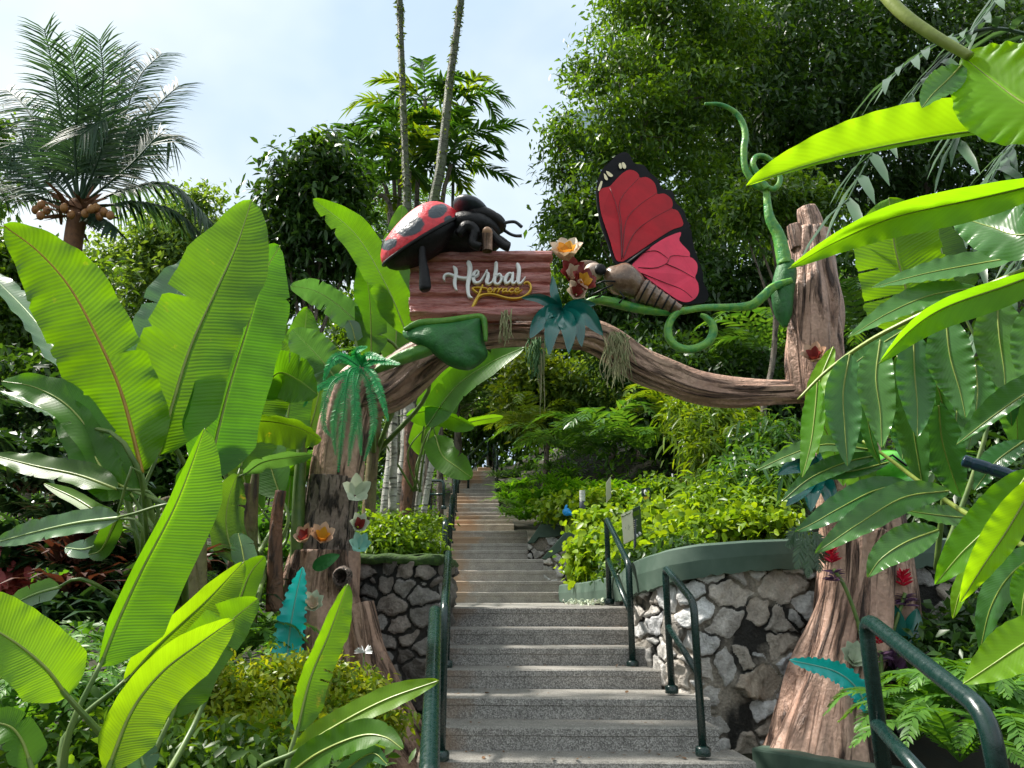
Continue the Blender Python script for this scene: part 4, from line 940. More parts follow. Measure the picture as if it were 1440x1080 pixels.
def flower(name, label, px, py, R, D, mats, n=7, tilt=(0, -1, .3), center=None, layers=2):
    c = P(px, py, D); t = thing(name, label, 'artificial flower', c); m = MPP(py, D); ax = nrm(A(*tilt))
    e1 = nrm(np.cross(ax, A(.3, .2, 1))); e2 = np.cross(ax, e1)
    for l in range(layers):
        mb = MB(); k_ = n - l * 2; a = np.linspace(0, 2 * math.pi, k_, endpoint=False) + l * .5 + px
        d = np.cos(a)[:, None] * e1 + np.sin(a)[:, None] * e2
        op = .75 + .75 * l
        B = c + d * R * m * .08; Dd = d + ax * op
        G_ = blades(mb, B, Dd, np.tile(ax, (k_, 1)) - d * .8, R * m * (1.2 - .25 * l), R * m * (1.0 - .2 * l), 'round', -.35, .6)
        mb.build('petals', mats[l % len(mats)], t)
    if center: MB().ell(c + ax * R * m * .15, [A(R * m * .22, 0, 0), A(0, R * m * .22, 0), A(0, 0, R * m * .22)], 12, 8).build('flower_centre', center, t)
    return t
flower('artificial_flower', 'large cream and orange flower at the upper right corner of the sign', 797, 368, 23, 4.66, [M['petal_white'], M['petal_orange']], 7, (-.1, -.8, .6))
flower('artificial_flower', 'maroon and cream flower under the cream and orange one', 803, 392, 19, 4.62, [M['petal_maroon'], M['petal_white']], 7, (.2, -1, 0))
flower('artificial_flower', 'maroon flower with orange heart nearest the butterfly head', 816, 405, 19, 4.6, [M['petal_maroon'], M['petal_orange']], 7, (.4, -.8, .2))
flower('artificial_flower', 'pale cream flower lowest in the bunch above the teal rosette', 810, 414, 15, 4.58, [M['petal_white'], M['petal_maroon']], 6, (.1, -1, -.2))
flower('artificial_flower', 'peach and rust flower on the left trunk beside a brown bud', 452, 762, 17, 4.65, [M['petal_peach'], M['petal_orange']], 6, (.3, -.8, .5))
flower('artificial_flower', 'pinkish brown bud on the left edge of the left trunk', 431, 761, 15, 4.66, [M['petal_peach'], M['petal_maroon']], 6, (-.3, -.8, .5))
flower('artificial_flower', 'pale green four petalled flower high on the right side of the left trunk', 499, 697, 20, 4.75, [M['petal_pale']], 5, (.4, -1, .1), None, 1)
flower('artificial_flower', 'curled cream flower between the pale green and pale teal ones', 503, 741, 14, 4.8, [M['petal_pale'], M['petal_maroon']], 6, (.5, -1, .1))
flower('artificial_flower', 'pale teal star flower by the shrub on the pillar', 505, 771, 15, 4.8, [M['petal_teal']], 6, (.3, -1, .2), None, 1)
flower('artificial_flower', 'pale succulent rosette beside the turquoise leaf on the left trunk', 441, 854, 15, 4.6, [M['petal_pale'], M['petal_white']], 7, (.1, -1, .3))
flower('artificial_flower', 'orange brown flower where the beam meets the right trunk', 1146, 508, 17, 4.7, [M['petal_peach'], M['petal_maroon']], 6, (-.4, -.8, .4))
flower('artificial_flower', 'pale green succulent rosette on the right trunk behind the handrail', 1200, 930, 18, 4.62, [M['petal_pale'], M['petal_pale']], 8, (-.1, -1, .3))
flower('artificial_flower', 'dark purple rosette right of the pale succulent', 1258, 938, 17, 4.7, [M['petal_purple'], M['petal_purple']], 9, (.1, -1, .2))
t = thing('white_flower', 'spidery white blossom at the foot of the left trunk', 'flower', P(512, 916, 4.4))
mb = MB(); n = 26; a = rng.uniform(0, 6.28, n); blades(mb, np.tile(P(512, 918, 4.4), (n, 1)), np.stack([np.cos(a), .5 * np.sin(a) - .3, .5 + .4 * np.sin(a * 2)], 1), rdir(n), .06, .011, 'strap', .2); mb.build('petals', M['white'], t); MB().tube([P(512, 918, 4.4), P(510, 950, 4.4), P(512, 990, 4.4)], .004, 6).build('stem', M['stalk'], t)
def brom(label, px, py, stem, D):
    t = thing('artificial_flower', label, 'artificial flower', P(*stem[-1], D))
    mb = MB(); n = 70; a = rng.uniform(0, 6.28, n); c = P(px, py + 14, D); hh = rng.uniform(0, 1, n)
    d = np.stack([np.cos(a), np.sin(a), .6 + 1.2 * hh], 1); B = c + np.c_[0 * a, 0 * a, hh * .13]
    blades(mb, B[hh > .4], d[hh > .4] * A(1.6, 1.6, .8), rdir((hh > .4).sum()) + A(0, 0, 1), .07, .017, 'leaf', .1); mb.build('red_bracts', M['petal_red'], t)
    mb = MB(); blades(mb, B[hh <= .45] - A(0, 0, .06), d[hh <= .45] * A(1, 1, .5), rdir((hh <= .45).sum()) + A(0, 0, 1), .08, .016, 'leaf', .3); mb.build('brown_bracts', M['petal_purple'], t)
    MB().tube([P(x, y, D) for x, y in [(px, py + 10)] + stem], .012, 8, n=14).build('stem', M['stalk'], t)
brom('red tufted bract flower on a stem against the right trunk', 1172, 790, [(1188, 825), (1205, 870), (1212, 900)], 4.62)
brom('red tufted bract flower half in shade right of the trunk', 1273, 824, [(1268, 850), (1255, 890), (1245, 930)], 4.75)
brom('dark red bract flower low beside the handrail post', 1238, 905, [(1240, 950), (1243, 1000), (1244, 1040)], 4.55)
def saw(t): return np.sin(np.clip(t, 0, 1) ** .7 * math.pi) ** .6 * (1 + .10 * np.sign(np.sin(t * 95)))
for nm, lab, mids, w_, D in (('artificial_leaf', 'tall turquoise serrated leaf standing against the left trunk', [(403, 962), (406, 900), (416, 840), (426, 797)], 42, 4.35), ('artificial_leaf', 'turquoise serrated leaf arching left from the foot of the right trunk', [(1222, 1003), (1205, 968), (1172, 943), (1110, 928)], 30, 4.45)):
    t = thing(nm, lab, 'artificial leaf', P(*mids[0], D)); pts = [P(x, y, D) for x, y in mids]
    G, uv, sk, p = paddle(pts, w_ * MPP(900, D), saw, n=80, m=5, fold=.3, wave=.05, wf=8)
    MB().grid(G, uv).build('blade', M['cyan'], t); MB().tube(p - nrm(p - CAM) * .004, np.linspace(.006, .002, len(p)), 6).build('midrib', M['petal_teal'], t)
t = thing('artificial_plant', 'dull teal fabric leaves behind the ginger by the right trunk', 'artificial plant', P(1150, 660, 4.6))
for tip, ctl, w_ in [((1092, 668), (1118, 655), 26), ((1105, 712), (1125, 690), 26), ((1140, 720), (1142, 690), 30), ((1175, 730), (1165, 690), 24), ((1195, 660), (1175, 655), 24), ((1120, 640), (1135, 645), 20), ((1205, 545), (1190, 560), 26), ((1225, 490), (1200, 520), 24)]:
    pblade(t, [(1150, 655, 4.65), (*ctl, 4.55), (*tip, 4.5)], w_, 4.6, M['teal'], fold=.4, wave=.06, wf=3)
t = thing('artificial_leaf', 'small dark green leaves at the handrail beside the purple rosette', 'artificial leaf', P(1270, 860, 4.8))
for a, b, w_ in (((1262, 900), (1258, 850), 26), ((1278, 910), (1290, 855), 26), ((1222, 880), (1214, 845), 18)): pblade(t, [(*a, 4.78), (*b, 4.75)], w_, 4.8, M['teal'], fold=.3)
t = thing('artificial_leaf', 'flat dark green leaf under the peach flower on the left trunk', 'artificial leaf', P(450, 790, 4.6))
pblade(t, [(440, 800, 4.62), (460, 788, 4.58), (478, 780, 4.6)], 20, 4.6, M['vinedeep'], fold=.2)
# hanging artificial fern
t = thing('artificial_fern', 'blue green artificial fern with long fronds hanging over the left trunk', 'artificial fern', P(507, 515, 4.6))
FR = [[(505, 515), (490, 525), (484, 575), (478, 635), (476, 664)], [(505, 515), (497, 530), (499, 580), (494, 625), (490, 655)], [(512, 515), (525, 528), (537, 560), (546, 592)], [(508, 520), (520, 545), (526, 590), (520, 625), (512, 648)], [(505, 515), (470, 533), (440, 552), (427, 572)], [(505, 515), (480, 505), (456, 520)], [(508, 514), (500, 495), (516, 488)], [(510, 515), (530, 507), (562, 512)], [(505, 520), (470, 535), (457, 565), (456, 600), (468, 616)], [(505, 515), (480, 500), (466, 508), (455, 535)], [(508, 518), (500, 550), (505, 600), (508, 640)], [(506, 518), (486, 540), (470, 590), (472, 640)], [(508, 516), (516, 500), (540, 505)]]
for i, f in enumerate(FR):
    mb = MB(); pth = [P(x, y, 4.62 - .12 * min(1, j * .5) - .03 * math.sin(i)) for j, (x, y) in enumerate(f)]
    frond(mb, pth, 44, .036, .0105, 80, .1, 'pinna', .006, nrmv=(.1, -1, .25), jit=.05, mr=0, start=.04, prof=lambda t: .55 + .6 * np.sin(np.clip(t, 0, 1) * math.pi) ** .7 - .35 * t)
    mb.build('frond', M['fake_fern'], t)
t = thing('artificial_fern', 'grey green artificial fern hanging over the green cap beside the right trunk', 'artificial fern', P(1138, 745, 4.7))
for i, f in enumerate([[(1140, 745), (1128, 760), (1120, 800)], [(1140, 745), (1138, 770), (1136, 812)], [(1140, 745), (1150, 765), (1152, 805)], [(1140, 745), (1118, 748), (1108, 770)], [(1140, 745), (1160, 770), (1165, 790)]]):
    mb = MB(); frond(mb, [P(x, y, 4.66) for x, y in f], 20, .06, .012, 65, .2, 'pinna', .004, nrmv=(0, -1, .2), mr=0); mb.build('frond', M['glossfrond'], t)
def tuft(label, px, py, wpx, lpx, n, D, mat, seed):
    r = np.random.default_rng(seed); mb = MB(); m = MPP(py, D)
    for _ in range(n):
        x0 = px + r.normal() * wpx * .3; l = lpx * r.uniform(.5, 1.05); y0 = py + r.uniform(-4, 6)
        pts = [P(x0, y0, D)]
        x = x0
        for s in range(4): x += r.normal() * wpx * .16; pts.append(P(x, y0 + l * (s + 1) / 4, D + r.normal() * .02))
        mb.tube(cat(pts, 9), [.0045, .004, .002], 4, cap=False)
    o = mb.build('hanging_roots', mat); o.location = o.location; return setp(o, label, 'roots', 'root tufts hanging from the beam')
tuft('short pale root tuft hanging under the middle of the sign', 711, 438, 14, 42, 22, 4.66, M['root'], 1)
tuft('grassy green tuft hanging under the teal rosette', 752, 478, 16, 60, 30, 4.85, M['rootgreen'], 2)
tuft('long tan tangle of roots hanging where the beam bends down', 868, 470, 24, 72, 50, 4.74, M['root'], 3)
tuft('long thin greenish root strands left of the tan tangle', 762, 490, 8, 85, 7, 4.85, M['root'], 4)
# lime insect
t = thing('insect_statue', 'lime green insect sculpture with thin dark legs behind the ginger leaves', 'statue', P(1250, 690, 4.55))
MB().ell(P(1246, 655, 4.5), [A(.15, 0, .01), A(0, .12, 0), A(0, 0, .095)], 24, 14).build('body', M['lime'], t)
MB().ell(P(1268, 684, 4.5), [A(.13, 0, -.02), A(0, .1, 0), A(0, 0, .07)], 20, 12).build('abdomen', M['lime'], t)
MB().ell(P(1203, 655, 4.48), [A(.08, 0, 0), A(0, .08, 0), A(0, 0, .07)], 18, 12).build('head', M['lime'], t)
for a, b, c_ in (((1235, 650), (1255, 640), (1275, 655)), ((1285, 670), (1293, 680), (1280, 700)), ((1225, 668), (1215, 690), (1222, 710))): MB().tube([P(*a, 4.4), P(*b, 4.36), P(*c_, 4.38)], .007, 6).build('leg', M['black'], t)
t = thing('garden_pole', 'dark blue jointed pole poking in from the right edge among ginger leaves', 'pole', P(1440, 676, 1.6))
a, b = P(1353, 647, 1.62), P(1490, 690, 1.55); tt = np.linspace(0, 1, 60)
MB().tube(a + (b - a) * tt[:, None], .0135 * (1 - .16 * np.exp(-((tt * 5 % 1 - .5) / .07) ** 2)) * np.minimum(1, (tt / .02 + .5)), 14).build('jointed_tube', M['navy'], t)
# ---------------------------------------------------------------- lamp, signs
def pole(t, x, y0, y1, D, r, mat, name='post'): MB().tube([P(x, y0, D), P(x, (y0 + y1) / 2, D), np.r_[P(x, y0, D)[:2], zat(y1, D)]], r, 14).build(name, mat, t)
t = thing('bollard_light', 'dark grey bollard lamp with a frosted ribbed head in the hedge', 'lamp', P(820, 735, 9.6))
m9 = MPP(710, 9.6); c = P(820, 738, 9.6)
z1, z2 = zat(705, 9.6), zat(690, 9.6)
MB().tube([c, A(c[0], c[1], z1 - .01), A(c[0], c[1], z1)], [.042, .042, .036], 20).build('post', M['bollard'], t)
zz = np.linspace(z1, z2, 30); MB().tube(np.c_[np.full(30, c[0]), np.full(30, c[1]), zz], .038 * (1 - .12 * (np.arange(30) % 4 == 0)), 20).build('lamp_head', M['frost'], t)
t = thing('plant_sign', 'two sided plant sign with a cream drawing panel and a dark text panel', 'sign', P(893, 800, 7.0))
mb = MB().tube([P(893, 800, 7.0), P(893, 730, 7.02)], .013, 8); mb.build('post', M['bollard'], t)
K = lambda x, y: (870 + x / 13.5, 710 + y / 13.5)
def K3(x, y, d): return P(*K(x, y), d)
MB().ext([K3(45, 185, 6.85), K3(260, 85, 7.0), K3(295, 645, 7.0), K3(95, 745, 6.85)], A(.01, .02, 0)).build('drawing_panel', M['panel'], t, smooth=False)
MB().ext([K3(262, 80, 7.005), K3(410, 15, 7.16), K3(450, 575, 7.16), K3(300, 640, 7.005)], A(-.01, .02, 0)).build('text_panel', M['paneldark'], t, smooth=False)
MB().ext([K3(275, 140, 6.99), K3(390, 85, 7.12), K3(395, 175, 7.12), K3(280, 225, 6.99)], A(0, .004, 0)).build('olive_heading', M['shrub_lime'], t, smooth=False)
mb = MB()
for i in range(6):
    y = 300 + i * 38
    mb.tube([K3(285, y, 6.99), K3(350 - (i % 3) * 15, y - 28, 7.05)], .0035, 5)
mb.build('text_lines', M['panel'], t)
mb = MB()
for pts in ([(165, 560), (165, 480), (185, 380)], [(165, 520), (120, 420)], [(165, 500), (215, 400)], [(165, 540), (115, 500)], [(168, 540), (205, 470)]): mb.tube([K3(x, y, 6.84 + (x - 45) * .0007) for x, y in pts], .004, 5)
mb.tube([K3(75, 215, 6.85), K3(130, 190, 6.89)], .008, 5); mb.tube([K3(150, 175, 6.91), K3(225, 140, 6.96)], .008, 5); mb.build('plant_drawing', M['ink'], t)
mb = MB(); mb.ell(K3(335, 585, 7.04), [A(.02, 0, 0), A(0, .01, 0), A(0, 0, .018)], 10, 6); mb.ell(K3(395, 545, 7.1), [A(.018, 0, 0), A(0, .01, 0), A(0, 0, .018)], 10, 6); mb.build('white_marks', M['white'], t)
R4 = lambda x, y: (740 + x / 4.91, 640 + y / 4.91)
t = thing('plant_sign', 'small dark sign with a white emblem and a yellow patch under the bank', 'sign', P(*R4(830, 340), 9.2))
MB().ext([P(*R4(795, 230), 9.2), P(*R4(855, 225), 9.25), P(*R4(862, 320), 9.25), P(*R4(803, 328), 9.2)], A(0, .02, 0)).build('panel', M['paneldark'], t, smooth=False)
MB().ell(P(*R4(823, 258), 9.19), [A(.018, 0, 0), A(0, .008, 0), A(0, 0, .035)], 12, 8).build('emblem', M['white'], t)
MB().ext([P(*R4(812, 288), 9.19), P(*R4(846, 284), 9.23), P(*R4(848, 308), 9.23), P(*R4(814, 312), 9.19)], A(0, .005, 0)).build('yellow_patch', M['gold'], t, smooth=False)
pole(t, 910, 730, 706, 9.25, .012, M['bollard'])
t = thing('plant_sign', 'pale sign seen almost edge on above the grassy clump', 'sign', P(855, 712, 10.0))
MB().ext([P(*R4(550, 190), 9.9), P(*R4(580, 150), 10.1), P(*R4(582, 290), 10.1), P(*R4(552, 325), 9.9)], A(.012, .02, 0)).build('panel', M['panel'], t, smooth=False); pole(t, 854, 725, 703, 10, .012, M['bollard'])
t = thing('stake', 'thin dark stake standing against the earth bank', 'stake', P(953, 735, 10.8)); MB().tube([P(955, 736, 10.8), P(946, 666, 10.8)], .02, 8).build('shaft', M['bollard'], t)
t = thing('garden_ornament', 'small bright blue ornament in the plants behind the sloped planter end', 'ornament', P(797, 726, 10.4))
mb = MB().ell(P(797, 720, 10.4), [A(.06, 0, 0), A(0, .05, 0), A(0, 0, .055)], 14, 10); mb.ell(P(802, 722, 10.38), [A(.05, 0, -.02), A(0, .04, 0), A(0, 0, .03)], 12, 8); mb.ell(P(796, 713, 10.4), [A(.02, 0, 0), A(0, .02, 0), A(.01, 0, .035)], 10, 8); mb.build('body', M['sky_blue'], t)
t = thing('box', 'small pale grey utility box behind the first handrail on the left', 'box', P(608, 795, 6.2)); mb = MB(); c = P(609, 796, 6.2); mb.box(c + A(-.09, 0, 0), c + A(.05, .12, .22)); mb.build('cabinet', M['conc_wall'], t, smooth=False, bevel=.01)
# ---------------------------------------------------------------- buildings glimpsed through the forest
t = thing('hillside_house', 'white walled house with a balcony rail glimpsed through the dark forest', 'house', P(1000, 420, 24))
c0, c1 = P(975, 430, 24), P(1020, 330, 24); mb = MB().box((c0[0], 24, c0[2]), (c1[0], 26, c1[2])); mb.build('wall', M['conc_wall'], t, smooth=False)
mb = MB(); 
for x in np.linspace(970, 1022, 14): mb.tube([P(x, 328, 23.8), P(x, 297, 23.8)], .03, 5)
mb.tube([P(966, 300, 23.8), P(1024, 297, 23.8)], .04, 6); mb.build('balcony_rail', M['brownbark'], t)
t = thing('pavilion', 'grey tiled roof edge glimpsed high in the dark forest', 'pavilion', P(1140, 208, 22))
MB().ext([P(1100, 206, 22), P(1118, 188, 23), P(1170, 190, 23), P(1178, 204, 22)], A(0, 2, -.1)).build('roof', M['roof'], t, smooth=False)
for x in (1108, 1168): MB().tube([P(x, 206, 23), P(x, 330, 23)], .07, 8).build('post', M['brownbark'], t)
t = thing('glass_tower', 'pale glass tower block half hidden behind the big tree', 'tower', P(790, 330, 90))
a, b = P(768, 160, 90), P(850, 400, 90); mb = MB().ext([P(776, 165, 90), P(850, 150, 90), P(850, 330, 90), P(792, 240, 90), P(780, 200, 90)], A(0, 12, 0)); mb.build('facade', M['glass'], t, smooth=False)
# ---------------------------------------------------------------- big leaved plants
def plant(name, label, cat_, base, leaves, D=None, stalk_to=None, srad=.012, stems=()):
    t = thing(name, label, cat_, base)
    for L in leaves:
        L = dict(L); mids = L.pop('m'); wd = L.pop('w'); mat = M[L.pop('mat', 'banana')]; rm = M[L.pop('rm', 'rib')]; d = L.pop('d', D)
        o, pts = leaf_part(t, mids, wd, mat, rm, d, **L)
        if stalk_to is not None:
            s = np.asarray(stalk_to, float) + A(rng.normal() * .04, rng.normal() * .04, 0)
            p0 = pts[0]; d0 = nrm(pts[0] - pts[1]); mid = p0 + d0 * np.linalg.norm(p0 - s) * .4
            MB().tube([p0 - d0 * .02, mid, s], [srad * .6, srad, srad * 1.5], 8, n=14).build('stalk', M['stalk'], t)
    for (pts, r, mt) in stems:
        MB().tube([P(*p) for p in pts], r, 18, groove(1.5, .12, .08, r[0]), n=40).build('stem', M[mt], t)
    return t
plant('banana_plant', 'tallest banana plant on the left with huge upright leaves', 'banana plant', P(255, 900, 3.4), [
 dict(m=[(200, 665), (173, 560), (143, 487), (100, 407), (55, 355), (5, 317)], w=138, d=(3.2, 2.9), rm='rib_orange', mat='banana', wl=.75, wr=1.0, foldl=.25, foldr=-.5, wave=.03, wf=9, rib=.010, roll=8, ru=.01),
 dict(m=[(222, 640), (240, 577), (267, 490), (300, 417), (333, 345), (354, 281)], w=128, d=(3.3, 3.4), rm='rib', mat='banana', roll=-12, wave=.02, wf=5, rib=.010, jag=.008, ru=.008),
 dict(m=[(290, 675), (318, 560), (345, 470), (372, 385), (394, 345)], w=112, d=(3.45, 3.7), mat='banana', roll=25, wave=.02, wf=4, rib=.009, ru=.008),
 dict(m=[(205, 560), (225, 480), (255, 400), (282, 358)], w=84, d=(3.9, 4.2), mat='banana_skysheen', roll=-30, wave=.03, rm='rib_pale'),
 dict(m=[(110, 545), (80, 495), (40, 440), (-25, 375)], w=62, d=(3.6, 4.2), mat='banana_skysheen', roll=50, rm='rib_pale', wave=.03),
 dict(m=[(190, 705), (150, 640), (100, 575), (50, 545), (2, 536)], w=58, d=(3.0, 3.1), mat='banana', roll=20, wave=.05, wf=4, tears=((.5, 1, .5),)),
 dict(m=[(185, 690), (150, 668), (115, 610), (80, 555)], w=60, d=(2.9, 3.1), mat='banana', roll=-15, wave=.04),
 dict(m=[(110, 600), (60, 575), (0, 550)], w=30, d=(3.1, 3.3), mat='banana_skysheen', roll=60, rm='rib_pale', wave=.05),
 dict(m=[(250, 700), (275, 670), (300, 640), (320, 590)], w=55, d=(3.5, 3.6), mat='banana_dark', roll=30)],
 stalk_to=P(262, 860, 3.45), srad=.011,
 stems=[([(232, 700, 3.4), (252, 760, 3.42), (262, 900, 3.45)], [.02, .05, .07], 'pstem'), ([(290, 660, 3.5), (275, 740, 3.5), (270, 900, 3.5)], [.02, .045, .06], 'pstem'), ([(258, 700, 3.55), (268, 780, 3.55), (285, 920, 3.55)], [.02, .04, .06], 'pstem')])
plant('banana_plant', 'low banana plant at the left edge with nearly flat leaves', 'banana plant', P(120, 900, 2.9), [
 dict(m=[(165, 688), (110, 668), (50, 655), (-10, 640)], w=44, d=(2.9, 3.0), mat='banana_dark', roll=35, wave=.05, wf=3),
 dict(m=[(168, 728), (110, 735), (50, 748), (-10, 764)], w=40, d=(2.5, 2.6), mat='banana_skysheen', roll=30, rm='rib_pale', wave=.03),
 dict(m=[(165, 730), (135, 718), (105, 700), (62, 680)], w=22, d=(2.9, 3.1), mat='banana_lime', roll=20),
 dict(m=[(150, 760), (120, 772), (92, 770)], w=30, d=(2.9, 3.0), mat='banana_skysheen', roll=20, rm='rib_pale'),
 dict(m=[(85, 825), (50, 835), (12, 852)], w=32, d=(2.9, 3.0), mat='banana_skysheen', roll=10, rm='rib_pale', tears=((.4, 1, .6), (.7, 1, .5))),
 dict(m=[(165, 725), (150, 760), (140, 775), (125, 780)], w=30, d=(2.8, 2.9), mat='banana_dark', roll=10)],
 stalk_to=P(195, 860, 3.1), srad=.007)
plant('banana_plant', 'banana plant with broad mid green leaves left of the left trunk', 'banana plant', P(385, 860, 4.4), [
 dict(m=[(325, 595), (370, 592), (415, 600), (452, 618)], w=56, d=(4.0, 3.9), mat='banana_dark', roll=40, sag=.3, wave=.02),
 dict(m=[(365, 560), (390, 525), (420, 535), (447, 555)], w=74, d=(4.5, 4.3), mat='banana', roll=20, tears=((.5, 1, .5),), wave=.02),
 dict(m=[(338, 660), (352, 600), (375, 540), (395, 478)], w=84, d=(4.4, 4.6), mat='banana', roll=0, wave=.03),
 dict(m=[(343, 668), (370, 650), (410, 643), (440, 640)], w=30, d=(4.3, 4.2), mat='banana_skysheen', roll=45, rm='rib_pale', wave=.05, wf=3),
 dict(m=[(395, 700), (380, 650), (378, 600), (400, 560)], w=60, d=(4.7, 4.9), mat='banana', roll=-25),
 dict(m=[(330, 790), (318, 740), (322, 700), (335, 665)], w=52, d=(4.2, 4.3), mat='banana_dark', roll=20),
 dict(m=[(345, 800), (340, 770), (335, 750)], w=40, d=(4.0, 4.1), mat='banana_skysheen', roll=30),
 dict(m=[(400, 640), (408, 560), (425, 490), (432, 432)], w=62, d=(5.2, 5.5), mat='banana', roll=10, wave=.02),
 dict(m=[(430, 620), (445, 570), (452, 520), (440, 480)], w=44, d=(5.3, 5.5), mat='banana_lime', roll=-15),
 dict(m=[(350, 700), (335, 640), (318, 580), (312, 520)], w=60, d=(4.9, 5.1), mat='banana_dark', roll=20),
 dict(m=[(385, 690), (420, 650), (445, 655), (462, 680)], w=36, d=(5.1, 5.0), mat='banana', roll=30, sag=.3),
 dict(m=[(370, 720), (352, 690), (345, 650), (350, 610)], w=50, d=(5.0, 5.1), mat='banana', roll=-30),
 dict(m=[(405, 720), (410, 670), (425, 630)], w=40, d=(5.0, 5.2), mat='banana_lime', roll=0)],
 stalk_to=P(365, 800, 4.6), srad=.012,
 stems=[([(395, 690, 4.5), (388, 740, 4.5), (385, 860, 4.5)], [.03, .035, .05], 'brownbark'), ([(345, 680, 4.4), (335, 760, 4.4), (325, 880, 4.4)], [.03, .045, .06], 'pstem'), ([(360, 660, 4.6), (352, 740, 4.6), (350, 880, 4.6)], [.02, .04, .05], 'pstem'), ([(425, 620, 4.9), (420, 700, 4.9), (415, 860, 4.9)], [.03, .04, .05], 'stalk')])
plant('banana_plant', 'banana plant behind the elbow of the left trunk with narrow upright leaves', 'banana plant', P(500, 700, 6.2), [
 dict(m=[(572, 470), (545, 405), (500, 330), (440, 280)], w=52, d=(5.6, 5.2), mat='banana', roll=10, wave=.02, rm='rib_pale'),
 dict(m=[(522, 505), (521, 440), (517, 400), (507, 368)], w=46, d=(5.6, 5.5), mat='banana', roll=0, wave=.02),
 dict(m=[(555, 520), (558, 450), (560, 380), (566, 288)], w=58, d=(5.9, 6.2), mat='banana', roll=0, wave=.02),
 dict(m=[(540, 480), (543, 430), (548, 380)], w=30, d=(6.1, 6.2), mat='banana_skysheen', roll=30),
 dict(m=[(505, 455), (470, 425), (440, 408), (408, 402)], w=46, d=(5.6, 5.4), mat='banana_skysheen', roll=-25, rm='rib_pale', wave=.03, tears=((.5, 1, .4),)),
 dict(m=[(478, 540), (455, 510), (432, 485), (411, 463)], w=64, d=(5.4, 5.2), mat='banana_skysheen', roll=-15, rm='rib_pale', wave=.03),
 dict(m=[(500, 480), (495, 460), (490, 450)], w=24, d=(5.5, 5.5), mat='banana_skysheen', roll=20)],
 stalk_to=P(525, 640, 6.3), srad=.016,
 stems=[([(540, 500, 6.2), (528, 600, 6.2), (515, 760, 6.2)], [.03, .045, .06], 'pstem'), ([(562, 440, 6.3), (556, 500, 6.3), (552, 720, 6.3)], [.025, .03, .035], 'whitebark')])
plant('banana_plant', 'banana plant behind the slim trunks with leaves reaching under the beam', 'banana plant', P(590, 720, 7.5), [
 dict(m=[(600, 600), (640, 545), (690, 510), (738, 488)], w=50, d=(6.8, 6.2), mat='banana', roll=-30, rm='rib_pale'),
 dict(m=[(610, 590), (620, 555), (640, 525), (655, 510)], w=60, d=(7.0, 7.0), mat='banana', roll=0),
 dict(m=[(572, 585), (605, 578), (640, 588), (668, 600)], w=34, d=(6.9, 6.6), mat='banana', roll=35, sag=.3),
 dict(m=[(655, 595), (680, 590), (708, 586)], w=14, d=(7.0, 7.0), mat='banana_lime', roll=20),
 dict(m=[(612, 612), (622, 640), (640, 655), (664, 672)], w=44, d=(7.0, 6.8), mat='banana', roll=-10),
 dict(m=[(590, 640), (600, 600), (622, 560)], w=40, d=(7.2, 7.3), mat='banana_lime', roll=0)],
 stalk_to=P(588, 690, 7.4), srad=.008)
# foreground heliconia
plant('heliconia_plant', 'foreground clump of lime green paddle leaves at the lower left', 'heliconia', P(150, 1300, 1.7), [
 dict(m=[(140, 938), (165, 875), (200, 800), (249, 705), (288, 602)], w=112, d=(1.75, 1.85), mat='banana_lime', wl=1.15, wr=.4, foldl=.1, foldr=1.0, roll=0, wave=.012, rib=.004),
 dict(m=[(95, 980), (60, 935), (0, 890), (-90, 850)], w=100, d=(1.6, 1.5), mat='banana_lime', roll=15, foldl=.3, foldr=.3, wave=.015, rib=.004),
 dict(m=[(150, 1085), (185, 1000), (228, 945), (280, 905), (330, 870)], w=96, d=(1.6, 1.7), mat='banana_lime', wl=1.0, wr=.7, foldl=-.2, foldr=.8, roll=-10, wave=.015, rib=.004),
 dict(m=[(240, 1010), (270, 940), (312, 885), (363, 842)], w=80, d=(1.85, 1.95), mat='banana', foldl=.5, foldr=.2, roll=10, wave=.03, wf=4, rib=.004),
 dict(m=[(175, 960), (225, 905), (290, 845), (343, 790)], w=80, d=(1.95, 2.05), mat='banana_lime', wl=1, wr=.6, foldr=.7, roll=0, wave=.02, rib=.004),
 dict(m=[(210, 885), (222, 840), (233, 810), (240, 783)], w=52, d=(2.4, 2.5), mat='banana_skysheen', roll=0, rm='rib_pale', rib=.004),
 dict(m=[(330, 865), (350, 810), (372, 782)], w=40, d=(2.3, 2.3), mat='banana', roll=0, rib=.004),
 dict(m=[(205, 1090), (195, 1050), (190, 1000)], w=46, d=(1.7, 1.7), mat='banana_skysheen', roll=20, rm='rib_pale', rib=.004),
 dict(m=[(45, 1080), (30, 1040), (10, 1020), (-30, 1015)], w=50, d=(1.6, 1.6), mat='banana', roll=10, rib=.004)],
 stalk_to=P(150, 1250, 1.8), srad=.008)
